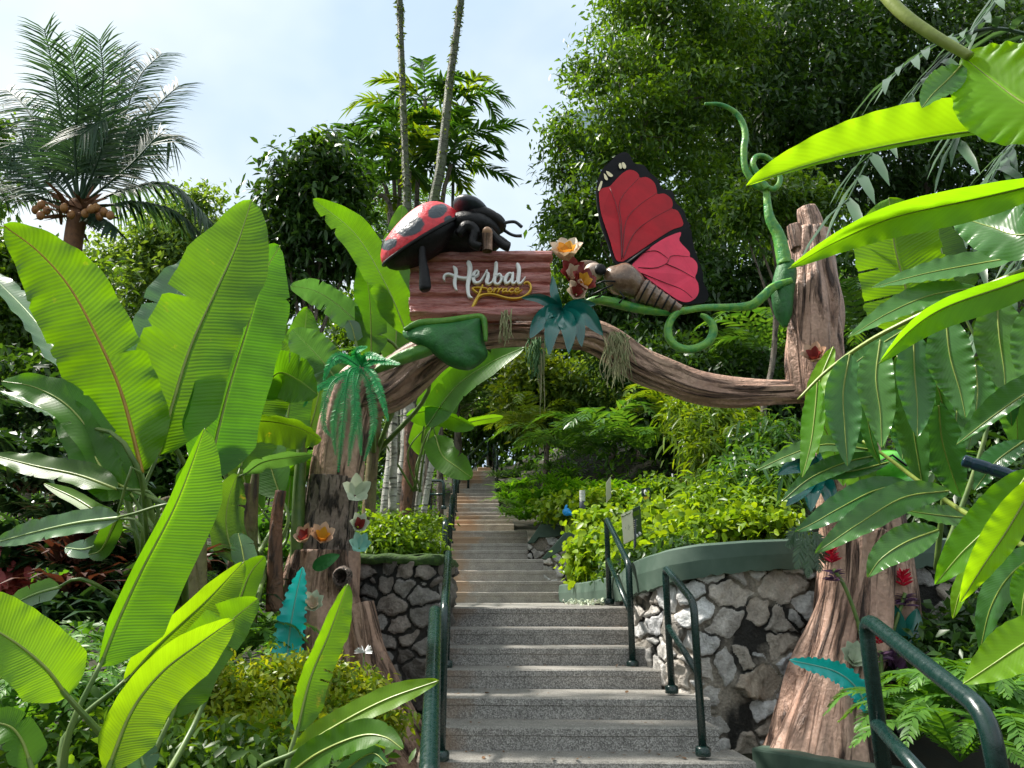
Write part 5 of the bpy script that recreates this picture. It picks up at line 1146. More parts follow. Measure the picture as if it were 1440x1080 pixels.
plant('heliconia_plant', 'smaller foreground clump of paddle leaves in front of the left trunk', 'heliconia', P(440, 1250, 1.9), [
 dict(m=[(417, 1030), (436, 955), (463, 890), (489, 821)], w=56, d=(2.0, 2.1), mat='banana_lime', roll=10, wl=1.0, wr=.7, foldl=.1, foldr=.6, wave=.02, rib=.004, jag=.03, tears=((.35, -1, .5), (.42, -1, .35))),
 dict(m=[(410, 1062), (470, 1022), (540, 985), (617, 957)], w=40, d=(1.8, 1.75), mat='banana_lime', roll=-25, rib=.004, wave=.02),
 dict(m=[(405, 1090), (450, 1058), (505, 1035), (540, 1036), (567, 1054)], w=46, d=(1.7, 1.6), mat='banana', roll=-20, rib=.004, wave=.03),
 dict(m=[(470, 1095), (520, 1060), (545, 1075)], w=24, d=(1.7, 1.65), mat='banana_skysheen', roll=10, rib=.003)],
 stalk_to=P(425, 1200, 1.9), srad=.008)
# banana leaf on the right
plant('banana_plant', 'banana leaf with small holes glowing yellow green behind the ginger on the right', 'banana plant', P(1330, 900, 3.4), [
 dict(m=[(1292, 470), (1275, 410), (1258, 345), (1250, 278)], w=118, d=(3.1, 3.0), mat='banana_lime', roll=8, wave=.03, wf=4, tears=((.52, 1, .4), (.3, 1, .7)), jag=.02, rib=.007),
 dict(m=[(1345, 420), (1328, 370), (1318, 320), (1313, 308)], w=70, d=(3.4, 3.4), mat='banana_dark', roll=35, rm='rib_pale')],
 stalk_to=P(1345, 800, 3.5), srad=.009)
# ginger on the right
GL = dict(prof=lan_prof, wave=.028, wf=9, rib=.0025, rm='rib')
def g(m, w_, d, mat='ginger', **k): return dict(dict(GL), m=m, w=w_, d=d, mat=mat, **k)
gp = plant('ginger_plant', 'large foreground ginger with wavy glossy leaves hanging from arching canes', 'ginger plant', P(1520, 1200, 1.7), [
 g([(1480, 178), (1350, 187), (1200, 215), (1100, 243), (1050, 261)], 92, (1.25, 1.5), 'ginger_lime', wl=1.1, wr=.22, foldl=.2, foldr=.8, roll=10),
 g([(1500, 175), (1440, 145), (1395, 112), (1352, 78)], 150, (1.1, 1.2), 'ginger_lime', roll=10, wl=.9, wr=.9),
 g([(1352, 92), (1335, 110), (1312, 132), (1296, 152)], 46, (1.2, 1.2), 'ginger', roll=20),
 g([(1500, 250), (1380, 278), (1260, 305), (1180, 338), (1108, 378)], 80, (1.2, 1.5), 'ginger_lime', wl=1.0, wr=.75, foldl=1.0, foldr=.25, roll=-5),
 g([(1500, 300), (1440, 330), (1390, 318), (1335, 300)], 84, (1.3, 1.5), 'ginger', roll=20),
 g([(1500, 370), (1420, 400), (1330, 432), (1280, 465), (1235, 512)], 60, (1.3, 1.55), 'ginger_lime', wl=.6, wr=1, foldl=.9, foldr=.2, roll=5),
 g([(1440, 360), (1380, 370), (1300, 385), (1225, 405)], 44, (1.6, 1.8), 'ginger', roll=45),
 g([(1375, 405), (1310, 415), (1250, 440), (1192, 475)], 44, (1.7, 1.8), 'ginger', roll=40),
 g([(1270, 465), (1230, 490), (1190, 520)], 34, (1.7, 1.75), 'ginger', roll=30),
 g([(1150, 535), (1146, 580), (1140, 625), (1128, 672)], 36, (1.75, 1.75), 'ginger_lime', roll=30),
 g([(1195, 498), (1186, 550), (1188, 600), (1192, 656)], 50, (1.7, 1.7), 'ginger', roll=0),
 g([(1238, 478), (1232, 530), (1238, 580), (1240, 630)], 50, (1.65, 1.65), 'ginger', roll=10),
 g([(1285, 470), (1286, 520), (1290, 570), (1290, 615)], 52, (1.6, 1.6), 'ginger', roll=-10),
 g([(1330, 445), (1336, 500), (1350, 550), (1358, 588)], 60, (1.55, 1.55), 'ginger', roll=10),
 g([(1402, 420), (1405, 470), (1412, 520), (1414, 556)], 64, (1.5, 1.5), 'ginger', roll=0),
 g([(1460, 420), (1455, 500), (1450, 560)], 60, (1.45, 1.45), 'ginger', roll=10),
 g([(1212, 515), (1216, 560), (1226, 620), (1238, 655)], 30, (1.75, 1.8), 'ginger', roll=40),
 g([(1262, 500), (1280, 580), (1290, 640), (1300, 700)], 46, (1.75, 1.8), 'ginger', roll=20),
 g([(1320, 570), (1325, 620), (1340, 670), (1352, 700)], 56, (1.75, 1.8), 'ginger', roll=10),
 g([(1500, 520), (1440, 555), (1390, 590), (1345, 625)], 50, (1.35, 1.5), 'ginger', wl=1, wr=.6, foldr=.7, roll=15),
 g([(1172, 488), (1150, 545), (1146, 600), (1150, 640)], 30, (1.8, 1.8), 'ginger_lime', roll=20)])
_l = []
for i in range(13):
    x = 1150 + i * 24 + rng.uniform(-8, 8); y = 560 - i * 9 + rng.uniform(-30, 60); dx = rng.uniform(-10, 45); ln = rng.uniform(100, 160)
    _l.append(g([(x, y), (x + dx * .3 + 6, y + ln * .35), (x + dx * .7 + 4, y + ln * .7), (x + dx, y + ln)], rng.uniform(34, 52), (1.95 + .02 * (i % 5), 2.0 + .03 * (i % 4)), 'ginger', roll=rng.uniform(-25, 40)))
for L in _l:
    L = dict(L); leaf_part(gp, L.pop('m'), L.pop('w'), M[L.pop('mat')], M[L.pop('rm')], L.pop('d'), **L)
rach = lambda t, pts, r: MB().tube([P(*p) for p in pts], r, 10, n=40).build('cane', M['rib'], t)
rach(gp, [(1122, 562, 1.75), (1165, 520, 1.72), (1225, 478, 1.68), (1300, 440, 1.6), (1375, 408, 1.5), (1460, 372, 1.4)], [.003, .005, .006, .007])
rach(gp, [(1225, -30, 1.25), (1265, 15, 1.22), (1310, 48, 1.2), (1365, 80, 1.18)], [.012, .012, .011, .009])
gp2 = plant('ginger_plant', 'lower ginger cane with wavy leaves spreading left across the right trunk', 'ginger plant', P(1560, 1300, 1.7), [
 g([(1278, 680), (1230, 690), (1180, 715), (1145, 735), (1118, 748)], 44, (1.75, 1.8), 'ginger', roll=25),
 g([(1335, 690), (1270, 700), (1210, 735), (1170, 762), (1146, 778)], 48, (1.7, 1.75), 'ginger', roll=20),
 g([(1320, 745), (1275, 762), (1240, 785), (1220, 812)], 48, (1.65, 1.7), 'ginger', roll=15),
 g([(1222, 632), (1160, 625), (1110, 640), (1062, 662)], 30, (1.85, 1.95), 'ginger', roll=35),
 g([(1235, 640), (1190, 650), (1140, 672), (1098, 706)], 30, (1.85, 1.9), 'ginger', roll=20),
 g([(1250, 650), (1200, 662), (1150, 668), (1120, 680)], 26, (1.85, 1.9), 'ginger', roll=30),
 g([(1450, 660), (1400, 730), (1350, 780), (1315, 822)], 64, (1.4, 1.5), 'ginger_lime', roll=10),
 g([(1460, 670), (1420, 740), (1380, 800), (1350, 848)], 54, (1.3, 1.4), 'ginger_lime', roll=-10, wl=1, wr=.7),
 g([(1500, 760), (1430, 800), (1395, 850), (1378, 915)], 46, (1.4, 1.5), 'ginger', roll=20),
 g([(1500, 870), (1440, 905), (1395, 935), (1354, 962)], 66, (1.3, 1.35), 'ginger_lime', roll=15),
 g([(1390, 725), (1360, 728), (1300, 722), (1262, 715)], 34, (1.75, 1.8), 'ginger', roll=35),
 g([(1400, 760), (1380, 790), (1352, 830), (1340, 870)], 30, (1.55, 1.6), 'ginger_lime', roll=20),
 g([(1460, 790), (1442, 830), (1436, 870)], 40, (1.4, 1.4), 'ginger_lime', roll=0),
 g([(1440, 620), (1400, 650), (1370, 690)], 40, (1.7, 1.75), 'ginger', roll=30)])
rach(gp2, [(1213, 620, 1.85), (1250, 645, 1.82), (1310, 690, 1.75), (1380, 735, 1.65), (1500, 800, 1.5)], [.003, .005, .006, .007])
# glossy palm fronds at the top right
t = thing('palm', 'grey green palm with glossy drooping leaflets at the top right corner', 'palm', P(1500, 760, 4.0))
for f, n, LL in (([(1440, -60), (1380, 30), (1300, 110), (1235, 200), (1190, 285)], 14, .34), ([(1500, -20), (1450, 60), (1390, 120), (1340, 200)], 12, .3), ([(1500, 150), (1450, 180), (1400, 240), (1370, 330)], 14, .34), ([(1480, 60), (1400, 40), (1320, 60), (1250, 110)], 12, .3), ([(1520, 240), (1470, 300), (1420, 400), (1390, 460)], 12, .3)):
    mb = MB(); frond(mb, [P(x, y, 3.9 - .15 * i) for i, (x, y) in enumerate(f)], n, LL, .05, 45, .45, 'strap', .014, mr=0, jit=.15, start=.05, prof=lambda t: .8 + .2 * t); mb.build('frond', M['glossfrond'], t)
mb = MB(); mb.tube([P(1500, 760, 4.0), P(1490, 400, 4.0), P(1470, -80, 4.0)], [.07, .06, .05], 14, groove(1.5, .1, .05, 3), n=40); mb.build('trunk', M['arecabark'], t)
# ---------------------------------------------------------------- trees and shrubs
def gnd(px, D): 
    p = P(px, 700, D); return A(p[0], p[1], float(terr(p[0], p[1])))
def tree(name, label, foot, blobs, nc, per, L, W, mat, cr=.3, tm='tiny', trunk=.12, group=None, bark='trunk', up=.7, droop=.25, hang=-.1, dd=1.0, nb=14, shell=.5):
    """blobs: (px, py, radius px, D)"""
    bl = [(P(x, y, D), r * MPP(y, D)) for x, y, r, D in blobs]
    bl = [(c, r) for c, r in bl]
    g0 = gnd(*foot); t = thing(name, label, 'tree', g0, group)
    mb = MB(); cc = foliage(mb, bl, nc, per, cr, L, W, tm, up, droop, hang, shell); mb.build('crown', M[mat], t)
    top = np.mean([c for c, r in bl], 0); mb = MB(); rad = trunk
    fork = g0 + (top - g0) * .55; fork[2] = g0[2] + (top[2] - g0[2]) * .5
    path = cat([g0 - A(0, 0, .2), g0 + (fork - g0) * .5 + A(rng.normal() * .15, 0, 0), fork, top], 30)
    mb.tube(path, np.linspace(rad, rad * .35, 30), 12, groove(1.5, .12, .08, foot[0]))
    for c, r in bl:
        s = path[rng.integers(13, 24)]; mid = (s + c) / 2 - A(0, 0, .1 * r)
        mb.tube(cat([s, mid, c], 10), np.linspace(rad * .42, rad * .12, 10), 7, cap=False)
    for i in rng.choice(len(cc), min(nb * 3, len(cc)), False):
        c0 = min(bl, key=lambda b: np.linalg.norm(b[0] - cc[i]))[0]
        mb.tube(cat([c0, (c0 + cc[i]) / 2 + rng.normal(size=3) * .08, cc[i]], 6), np.linspace(rad * .16, rad * .04, 6), 5, cap=False)
    mb.build('trunk', M[bark], t); return t
def B(D, *l): return [(a, b, r, D + d) for a, b, r, d in l]
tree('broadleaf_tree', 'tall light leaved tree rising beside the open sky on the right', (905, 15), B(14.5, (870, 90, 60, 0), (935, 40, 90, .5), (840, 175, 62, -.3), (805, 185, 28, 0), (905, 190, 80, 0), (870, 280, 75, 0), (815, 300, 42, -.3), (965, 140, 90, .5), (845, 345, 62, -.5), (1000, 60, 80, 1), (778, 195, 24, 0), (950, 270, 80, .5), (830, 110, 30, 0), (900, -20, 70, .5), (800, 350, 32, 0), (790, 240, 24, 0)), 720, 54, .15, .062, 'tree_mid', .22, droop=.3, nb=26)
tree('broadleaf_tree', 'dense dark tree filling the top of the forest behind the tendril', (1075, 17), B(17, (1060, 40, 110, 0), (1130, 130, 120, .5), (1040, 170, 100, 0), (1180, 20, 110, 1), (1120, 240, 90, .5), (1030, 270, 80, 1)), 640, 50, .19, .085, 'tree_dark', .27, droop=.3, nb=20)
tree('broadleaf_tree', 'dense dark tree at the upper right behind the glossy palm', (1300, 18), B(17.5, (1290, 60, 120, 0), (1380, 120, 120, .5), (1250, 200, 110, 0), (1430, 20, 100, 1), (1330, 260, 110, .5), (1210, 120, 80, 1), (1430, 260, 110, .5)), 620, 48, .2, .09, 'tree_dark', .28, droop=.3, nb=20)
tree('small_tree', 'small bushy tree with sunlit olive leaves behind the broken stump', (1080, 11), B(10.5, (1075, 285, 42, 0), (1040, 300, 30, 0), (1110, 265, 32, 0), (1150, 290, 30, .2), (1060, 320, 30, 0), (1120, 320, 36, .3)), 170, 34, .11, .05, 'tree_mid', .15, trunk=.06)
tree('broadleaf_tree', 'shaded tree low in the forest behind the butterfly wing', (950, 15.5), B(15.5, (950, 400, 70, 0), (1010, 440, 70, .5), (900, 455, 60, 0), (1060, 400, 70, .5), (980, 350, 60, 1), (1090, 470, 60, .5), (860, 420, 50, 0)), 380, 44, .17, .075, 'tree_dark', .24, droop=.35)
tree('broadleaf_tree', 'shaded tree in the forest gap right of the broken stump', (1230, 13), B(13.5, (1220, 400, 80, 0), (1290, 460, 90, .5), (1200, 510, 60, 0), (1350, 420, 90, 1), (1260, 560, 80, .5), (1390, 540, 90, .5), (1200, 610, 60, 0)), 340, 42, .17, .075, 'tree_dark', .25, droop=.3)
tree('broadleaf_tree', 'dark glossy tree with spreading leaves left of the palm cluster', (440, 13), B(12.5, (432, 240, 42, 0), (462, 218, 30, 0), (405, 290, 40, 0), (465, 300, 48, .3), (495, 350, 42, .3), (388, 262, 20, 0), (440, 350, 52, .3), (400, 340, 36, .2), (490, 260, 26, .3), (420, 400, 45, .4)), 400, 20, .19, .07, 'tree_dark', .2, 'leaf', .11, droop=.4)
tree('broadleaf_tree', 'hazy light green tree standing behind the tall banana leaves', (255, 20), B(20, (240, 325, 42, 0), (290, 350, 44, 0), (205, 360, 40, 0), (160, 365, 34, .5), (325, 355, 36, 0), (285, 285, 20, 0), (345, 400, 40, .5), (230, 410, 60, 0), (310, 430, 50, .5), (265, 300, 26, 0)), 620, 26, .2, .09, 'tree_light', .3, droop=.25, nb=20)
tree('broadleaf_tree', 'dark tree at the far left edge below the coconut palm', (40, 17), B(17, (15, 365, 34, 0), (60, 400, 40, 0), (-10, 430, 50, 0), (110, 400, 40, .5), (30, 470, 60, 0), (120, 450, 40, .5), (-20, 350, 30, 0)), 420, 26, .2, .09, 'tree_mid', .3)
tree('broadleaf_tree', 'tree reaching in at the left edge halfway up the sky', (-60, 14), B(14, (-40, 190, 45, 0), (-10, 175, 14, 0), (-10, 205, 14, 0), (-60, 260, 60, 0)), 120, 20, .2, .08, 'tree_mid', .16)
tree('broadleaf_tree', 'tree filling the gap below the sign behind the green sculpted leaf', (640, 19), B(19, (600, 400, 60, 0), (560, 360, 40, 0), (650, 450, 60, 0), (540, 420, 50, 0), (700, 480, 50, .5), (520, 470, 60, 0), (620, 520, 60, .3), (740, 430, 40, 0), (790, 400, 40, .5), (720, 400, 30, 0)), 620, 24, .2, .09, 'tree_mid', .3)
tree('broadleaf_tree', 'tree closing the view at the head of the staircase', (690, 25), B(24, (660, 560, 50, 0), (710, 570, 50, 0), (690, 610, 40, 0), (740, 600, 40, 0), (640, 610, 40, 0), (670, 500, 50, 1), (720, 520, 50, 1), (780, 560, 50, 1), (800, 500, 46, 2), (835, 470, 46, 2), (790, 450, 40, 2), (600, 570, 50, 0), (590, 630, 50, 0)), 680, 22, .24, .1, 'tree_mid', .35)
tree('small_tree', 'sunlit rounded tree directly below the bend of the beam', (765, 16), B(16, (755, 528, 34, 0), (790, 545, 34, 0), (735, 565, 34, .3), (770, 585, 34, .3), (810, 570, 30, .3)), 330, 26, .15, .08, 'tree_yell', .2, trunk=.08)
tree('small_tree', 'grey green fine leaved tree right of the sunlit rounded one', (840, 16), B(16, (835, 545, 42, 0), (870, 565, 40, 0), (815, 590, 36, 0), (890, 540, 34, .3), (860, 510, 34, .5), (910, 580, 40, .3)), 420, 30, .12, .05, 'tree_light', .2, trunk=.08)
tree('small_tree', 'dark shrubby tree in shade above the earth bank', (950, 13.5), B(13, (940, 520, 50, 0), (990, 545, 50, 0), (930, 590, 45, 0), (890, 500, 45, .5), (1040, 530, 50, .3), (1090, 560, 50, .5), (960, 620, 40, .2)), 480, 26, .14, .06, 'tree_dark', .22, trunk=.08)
# far wood: one mass that nobody could count
mb = MB(); bl = []
for _ in range(170):
    px = rng.uniform(-250, 1750); D = rng.uniform(26, 42); y_top = np.interp(px, [-250, 0, 120, 250, 400, 560, 700, 790, 850, 950, 1750], [380, 390, 400, 350, 370, 400, 440, 400, 100, -60, -120])
    py = rng.uniform(y_top, 640); r = rng.uniform(45, 80)
    bl.append((P(px, py + r * .7, D), r * MPP(py, D)))
foliage(mb, bl, 2400, 22, .7, .5, .24, 'tiny', .7, .3, -.1, .4)
setp(mb.build('forest', M['tree_dark'], origin=gnd(720, 34)), 'mass of dark far trees closing the view behind everything', 'forest', kind='stuff')
# undergrowth over the slopes
mb = MB(); n = 30000
D = rng.uniform(6.5, 24, n); px = rng.uniform(-150, 1600, n)
xx = (px - 720) / F * D * 1.03; R = xx - xr_of(D) - .5; Lf = xl_of(D) - .5 - xx
k_ = ((R > 0) & (D > 10.2)) | (Lf > 0); xx, D = xx[k_], D[k_]; R, Lf = R[k_], Lf[k_]
cl = np.maximum(0, np.sin(xx * 2.1 + D * .9) * np.cos(D * 1.7 - xx)) 
hgt = rng.uniform(0, 1, len(D)) ** 1.5 * (.12 + .8 * cl) * np.minimum(1, .3 + np.maximum(R, Lf))
Bp = np.stack([xx, D, terr(xx, D) + hgt], 1)
blades(mb, Bp, rdir(len(D)) + A(0, 0, .35), rdir(len(D)) * .6 + A(0, 0, 1), rng.uniform(.1, .28, len(D)), rng.uniform(.04, .085, len(D)), 'tiny', .3)
n = 9000; D = rng.uniform(2.5, 7, n); px = rng.uniform(-250, 520, n); xx = (px - 720) / F * D * 1.03; k_ = (xl_of(D) - .75 - xx) > 0; xx, D = xx[k_], D[k_]
Bp = np.stack([xx, D, terr(xx, D) + rng.uniform(0, .3, len(D)) * np.maximum(.15, np.sin(xx * 3 + D * 2.3))], 1)
blades(mb, Bp, rdir(len(D)) + A(0, 0, .3), rdir(len(D)) * .6 + A(0, 0, 1), rng.uniform(.06, .16, len(D)), rng.uniform(.02, .045, len(D)), 'tiny', .3)
setp(mb.build('undergrowth', M['fern'], origin=(0, 10, EYE)), 'low leafy undergrowth covering the slopes on both sides of the steps', 'undergrowth', kind='stuff')

def shrub(name, label, blobs, nc, per, L, W, mat, cr=.12, tm='tiny', cat_='shrub', group=None, up=.7, droop=.3, hang=0, shell=.45, stem=True):
    bl = [(P(x, y, D), r * MPP(y, D)) for x, y, r, D in blobs]
    lo = min(c[2] - r for c, r in bl); c0 = bl[0][0]; t = thing(name, label, cat_, (c0[0], c0[1], lo), group)
    mb = MB(); cc = foliage(mb, bl, nc, per, cr, L, W, tm, up, droop, hang, shell); mb.build('leaves', M[mat], t)
    if stem:
        mb = MB()
        for c, r in bl:
            for _ in range(5):
                e = c + rdir(1)[0] * r * .8; b = A(c[0] + rng.normal() * r * .25, c[1] + rng.normal() * r * .25, lo - .05)
                mb.tube(cat([b, (b + e) / 2 + rng.normal(size=3) * r * .1, e], 8), np.linspace(.012, .004, 8), 5, cap=False)
        mb.build('stems', M['trunk'], t)
    return t
def hedge(*l): return [(x, y, r, d) for x, y, r, d in l]
shrub('hedge', 'bright yellow green hedge spilling over the low green wall by the landing', hedge((828, 800, 14, 8.6), (835, 780, 30, 8.4), (860, 765, 30, 8.4), (835, 808, 16, 8.3), (880, 790, 26, 8.0), (848, 752, 18, 9.2), (850, 740, 28, 9.0), (900, 770, 26, 7.6), (838, 774, 14, 8.6)), 360, 14, .09, .06, 'shrub_yell', .1, 'round', 'hedge')
shrub('hedge', 'yellow green hedge behind the plant sign along the curved wall', hedge((942, 755, 24, 7.6), (965, 748, 24, 7.3), (995, 745, 22, 7.2), (1030, 742, 20, 7.2), (1065, 742, 18, 7.1), (1095, 742, 18, 7.0), (925, 778, 20, 7.6), (960, 765, 18, 6.9), (925, 725, 20, 8.0)), 300, 14, .085, .058, 'shrub_yell', .1, 'round', 'hedge')
shrub('shrub', 'low dark green shrub in the shade under the yellow hedge', hedge((900, 800, 18, 6.7), (870, 815, 18, 7.2), (925, 790, 18, 6.4), (960, 775, 14, 6.2)), 120, 16, .07, .04, 'tree_dark', .08)
shrub('shrub', 'yellow speckled shrub between the bollard and the pale sign', hedge((795, 712, 18, 11.0), (775, 716, 12, 11.4), (840, 715, 24, 10.6), (870, 705, 22, 10.6)), 190, 16, .09, .055, 'shrub_yell', .12, 'round')
shrub('shrub', 'leafy olive shrub right of the pale edge on sign', hedge((925, 690, 18, 9.8), (945, 700, 18, 9.8), (905, 715, 18, 9.4)), 130, 16, .08, .05, 'shrub_lime', .1)
shrub('shrub', 'small leaved round shrub growing on the dark pillar', hedge((545, 762, 26, 5.7), (520, 770, 20, 5.6), (575, 768, 22, 5.8), (560, 745, 20, 5.9), (590, 745, 18, 6.3), (600, 770, 14, 5.9), (530, 745, 16, 5.8)), 420, 18, .05, .022, 'shrub_lime', .06, 'leaf')
shrub('shrub', 'yellow green leafy shrub at the bottom between the paddle leaves', hedge((300, 1000, 55, 3.1), (380, 975, 42, 3.3), (440, 965, 34, 3.5), (250, 1060, 50, 2.9), (350, 1060, 50, 2.9), (460, 1020, 40, 3.3), (500, 975, 24, 3.7), (420, 1070, 50, 2.9), (520, 1010, 26, 3.7)), 1700, 18, .04, .016, 'shrub_gold', .06, 'leaf')
shrub('shrub', 'dark leaved low shrub under the yellow green one at the bottom edge', hedge((330, 1100, 60, 2.6), (200, 1090, 60, 2.5), (450, 1110, 50, 2.6), (90, 1080, 60, 2.4)), 420, 14, .06, .022, 'tree_mid', .08, 'leaf')
shrub('shrub', 'feathery bright shrub behind the second flight left of the trunks', hedge((600, 735, 16, 8.0), (590, 755, 16, 7.4)), 70, 18, .06, .025, 'shrub_lime', .07, 'leaf')
shrub('flowering_shrub', 'pink flowering shrub peeking out at the left edge', hedge((5, 790, 22, 4.4), (-10, 820, 26, 4.4), (20, 770, 10, 4.5)), 70, 16, .07, .045, 'pinkflower', .07, 'round')
# yellowish lance leaved bushes on the right slope
for i, (bl, lab) in enumerate(((hedge((985, 600, 34, 10.5), (1020, 590, 34, 10.5), (1000, 635, 36, 10.2), (1045, 620, 34, 10.0), (960, 580, 26, 11)), 'yellow green lance leaved bush on the slope below the beam'), (hedge((1060, 655, 34, 9.4), (1085, 620, 34, 9.6), (1040, 680, 30, 9.2), (1095, 680, 34, 8.8)), 'dark lance leaved bush left of the teal fabric leaves'), (hedge((1010, 700, 28, 9.2), (1060, 715, 28, 8.6), (985, 720, 20, 9)), 'leafy green bush on top of the curved wall'))):
    shrub('lance_leaved_bush', lab, bl, 260, 12, .19, .035, ('palm_yell', 'palm', 'shrub_lime')[i], .14, 'strap', 'bush', None, .5, .5)
# strap leaved clumps
def strapc(name, label, spots_, n, L, W, mat, cat_='clump', group=None, spread=.9):
    pts = [P(*s) for s in spots_]; t = thing(name, label, cat_, pts[0], group); mb = MB()
    for p in pts:
        a = rng.uniform(0, 6.28, n); d = np.stack([np.cos(a) * spread, np.sin(a) * spread, rng.uniform(.5, 1.7, n)], 1)
        s = rng.uniform(.6, 1.15, n); blades(mb, p + rng.normal(size=(n, 3)) * A(.06, .06, .01), d, A(0, 0, 1) + d * A(-.4, -.4, .2) + rdir(n) * .2, L * s, W, 'strap', .55, .3)
    mb.build('leaves', M[mat], t); return t
strapc('spider_lily', 'bright strap leaved lily clump beside the upper right edge of the steps', [(725, 712, 12.6), (742, 702, 12.6), (760, 700, 12.4), (715, 690, 13.2), (735, 685, 13.2), (735, 730, 11.8), (722, 725, 12.2), (750, 722, 11.9), (712, 705, 12.9), (745, 712, 12.2)], 60, .46, .04, 'lily')
strapc('spider_lily', 'bright strap leaved lily clump behind the grey bollard', [(785, 690, 12), (805, 688, 12), (825, 690, 11.6), (770, 680, 12.8), (845, 695, 11.4), (795, 672, 13), (770, 700, 12), (790, 700, 11.6), (815, 698, 11.3), (830, 702, 11)], 60, .5, .04, 'lily')
strapc('spider_lily', 'bright strap leaved lily clump right of the pale edge on sign', [(875, 698, 11), (893, 695, 10.8), (900, 708, 10.4), (880, 712, 10.4), (862, 690, 11.4), (885, 705, 10.6), (870, 705, 10.9), (910, 700, 10.4)], 50, .42, .036, 'lily')
strapc('grass_clump', 'tuft of arching leaves above the lily beds in shade', [(700, 670, 15), (722, 668, 15), (745, 662, 15), (770, 660, 14.5)], 30, .5, .04, 'palm')
strapc('ground_fern', 'pale variegated low plants along the foot of the green wall on the landing', [(x, 849, 7.6 - .02 * (x - 800)) for x in range(802, 856, 9)], 14, .09, .02, 'petal_pale')
strapc('ground_fern', 'blue green low plants on the sloped planter end', [(772, 734, 11.3), (785, 733, 11.2), (798, 734, 11.1), (812, 733, 10.6)], 24, .14, .03, 'fern')
# dark cordylines at the far left
for i, (sp_, lab) in enumerate((([(20, 640, 4.6), (60, 650, 4.6), (40, 690, 4.5), (90, 690, 4.6)], 'dark narrow leaved cordyline at the left edge above the flat banana leaf'), ([(30, 760, 4.3), (70, 780, 4.3), (10, 800, 4.3), (100, 800, 4.3)], 'dark narrow leaved cordyline under the flat bluish leaf at the left'), ([(200, 780, 4.6), (160, 800, 4.6), (230, 820, 4.6)], 'dark cordyline behind the lime paddle leaf'), ([(40, 880, 3.8), (90, 870, 3.8), (160, 870, 3.8), (10, 900, 3.8)], 'dark cordyline low behind the left paddle leaf'))):
    strapc('cordyline', lab, sp_, 60, .38, .045, 'cord_dark', 'cordyline')
strapc('cordyline', 'reddish brown withered cordyline behind the lime paddle leaf', [(95, 790, 4.0), (100, 830, 3.9), (260, 800, 4.0), (240, 840, 3.9), (105, 760, 4.1)], 46, .34, .04, 'cord_red', 'cordyline')
strapc('grass_clump', 'fine leaved clump in the dark bed beyond the bananas', [(330, 640, 8), (300, 660, 8), (420, 660, 8), (360, 700, 7.5)], 40, .6, .05, 'palm')
for sp_, mt, lab in (([(130, 700, 4.6), (160, 690, 4.7), (110, 730, 4.5)], 'cord_dark', 'dark strap leaved cordyline between the flat banana leaf and the tall stems'), ([(300, 800, 4.7), (340, 820, 4.8), (310, 850, 4.5), (280, 870, 4.3)], 'cord_dark', 'dark strap leaved cordyline under the tall banana stems'), ([(330, 740, 5.6), (370, 760, 5.6), (410, 740, 5.8), (395, 790, 5.4), (350, 700, 6.0)], 'palm', 'mid green strap leaved clump left of the charred part of the left trunk'), ([(20, 720, 5.2), (60, 730, 5.2), (-10, 700, 5.2), (100, 650, 5.4), (10, 600, 5.6), (60, 590, 5.6)], 'cord_dark', 'dark bank of narrow cordyline leaves at the left edge in the shade'), ([(150, 830, 4.2), (190, 850, 4.1), (230, 880, 4.0), (120, 860, 4.1)], 'cord_dark', 'nearly black strap leaved cordyline at the foot of the lime leaves')):
    strapc('cordyline', lab, sp_, 60, .42, .04, mt, 'cordyline')
shrub('shrub', 'dark shrub added for shade behind the ginger at the right edge', hedge((1330, 720, 60, 6.0), (1400, 690, 70, 6.2), (1440, 780, 60, 5.8), (1390, 600, 60, 6.5), (1330, 620, 50, 6.6)), 420, 16, .12, .05, 'tree_dark', .14)  # added to shade the wall and darken the gap behind the ginger
shrub('shrub', 'low shrub added for darkness in front of the shaded wall right of the handrail', hedge((1370, 900, 46, 4.8), (1430, 880, 50, 4.8), (1320, 930, 36, 4.7), (1440, 950, 50, 4.4)), 260, 16, .09, .04, 'tree_dark', .1)  # added to cover pale ground and make this corner dark
shrub('shrub', 'dark shrub filling the gap behind the tall banana stems', hedge((220, 640, 50, 8.5), (280, 660, 50, 8.5), (330, 620, 50, 8.8), (160, 640, 50, 8.6), (250, 580, 50, 9), (400, 620, 50, 9), (100, 600, 50, 9), (60, 540, 50, 9.5), (170, 560, 45, 9.2), (440, 570, 40, 9.4)), 560, 18, .17, .07, 'tree_dark', .2)
# feathery ferns
def fernp(name, label, spots_, nf, L, mat='fern', LL=.1, cat_='fern', nl=22, group=None, rise=1.0, W=.022):
    t = thing(name, label, cat_, P(*spots_[0]), group)
    for s in spots_:
        c = P(*s); a0 = rng.uniform(0, 6)
        for i in range(nf):
            a = a0 + i * 6.283 / nf + rng.normal() * .2; h = rng.uniform(.6, 1.2) * rise; l = L * rng.uniform(.75, 1.15)
            d = A(math.cos(a), math.sin(a), 0); mb = MB()
            frond(mb, [c, c + d * l * .35 + A(0, 0, l * .42 * h), c + d * l * .75 + A(0, 0, l * .45 * h), c + d * l * 1.05 + A(0, 0, l * .22 * h)], nl, LL, W, 68, .2, 'pinna', .005, mr=0)
            mb.build('frond', M[mat], t)
    return t
fernp('fern', 'bright feathery fern in the bottom right corner behind the large handrail', [(1330, 1010, 3.6), (1290, 1040, 3.7), (1390, 1000, 3.5), (1420, 1060, 3.3), (1350, 1070, 3.3), (1440, 990, 3.8)], 9, .42, 'fern', .085, nl=24)
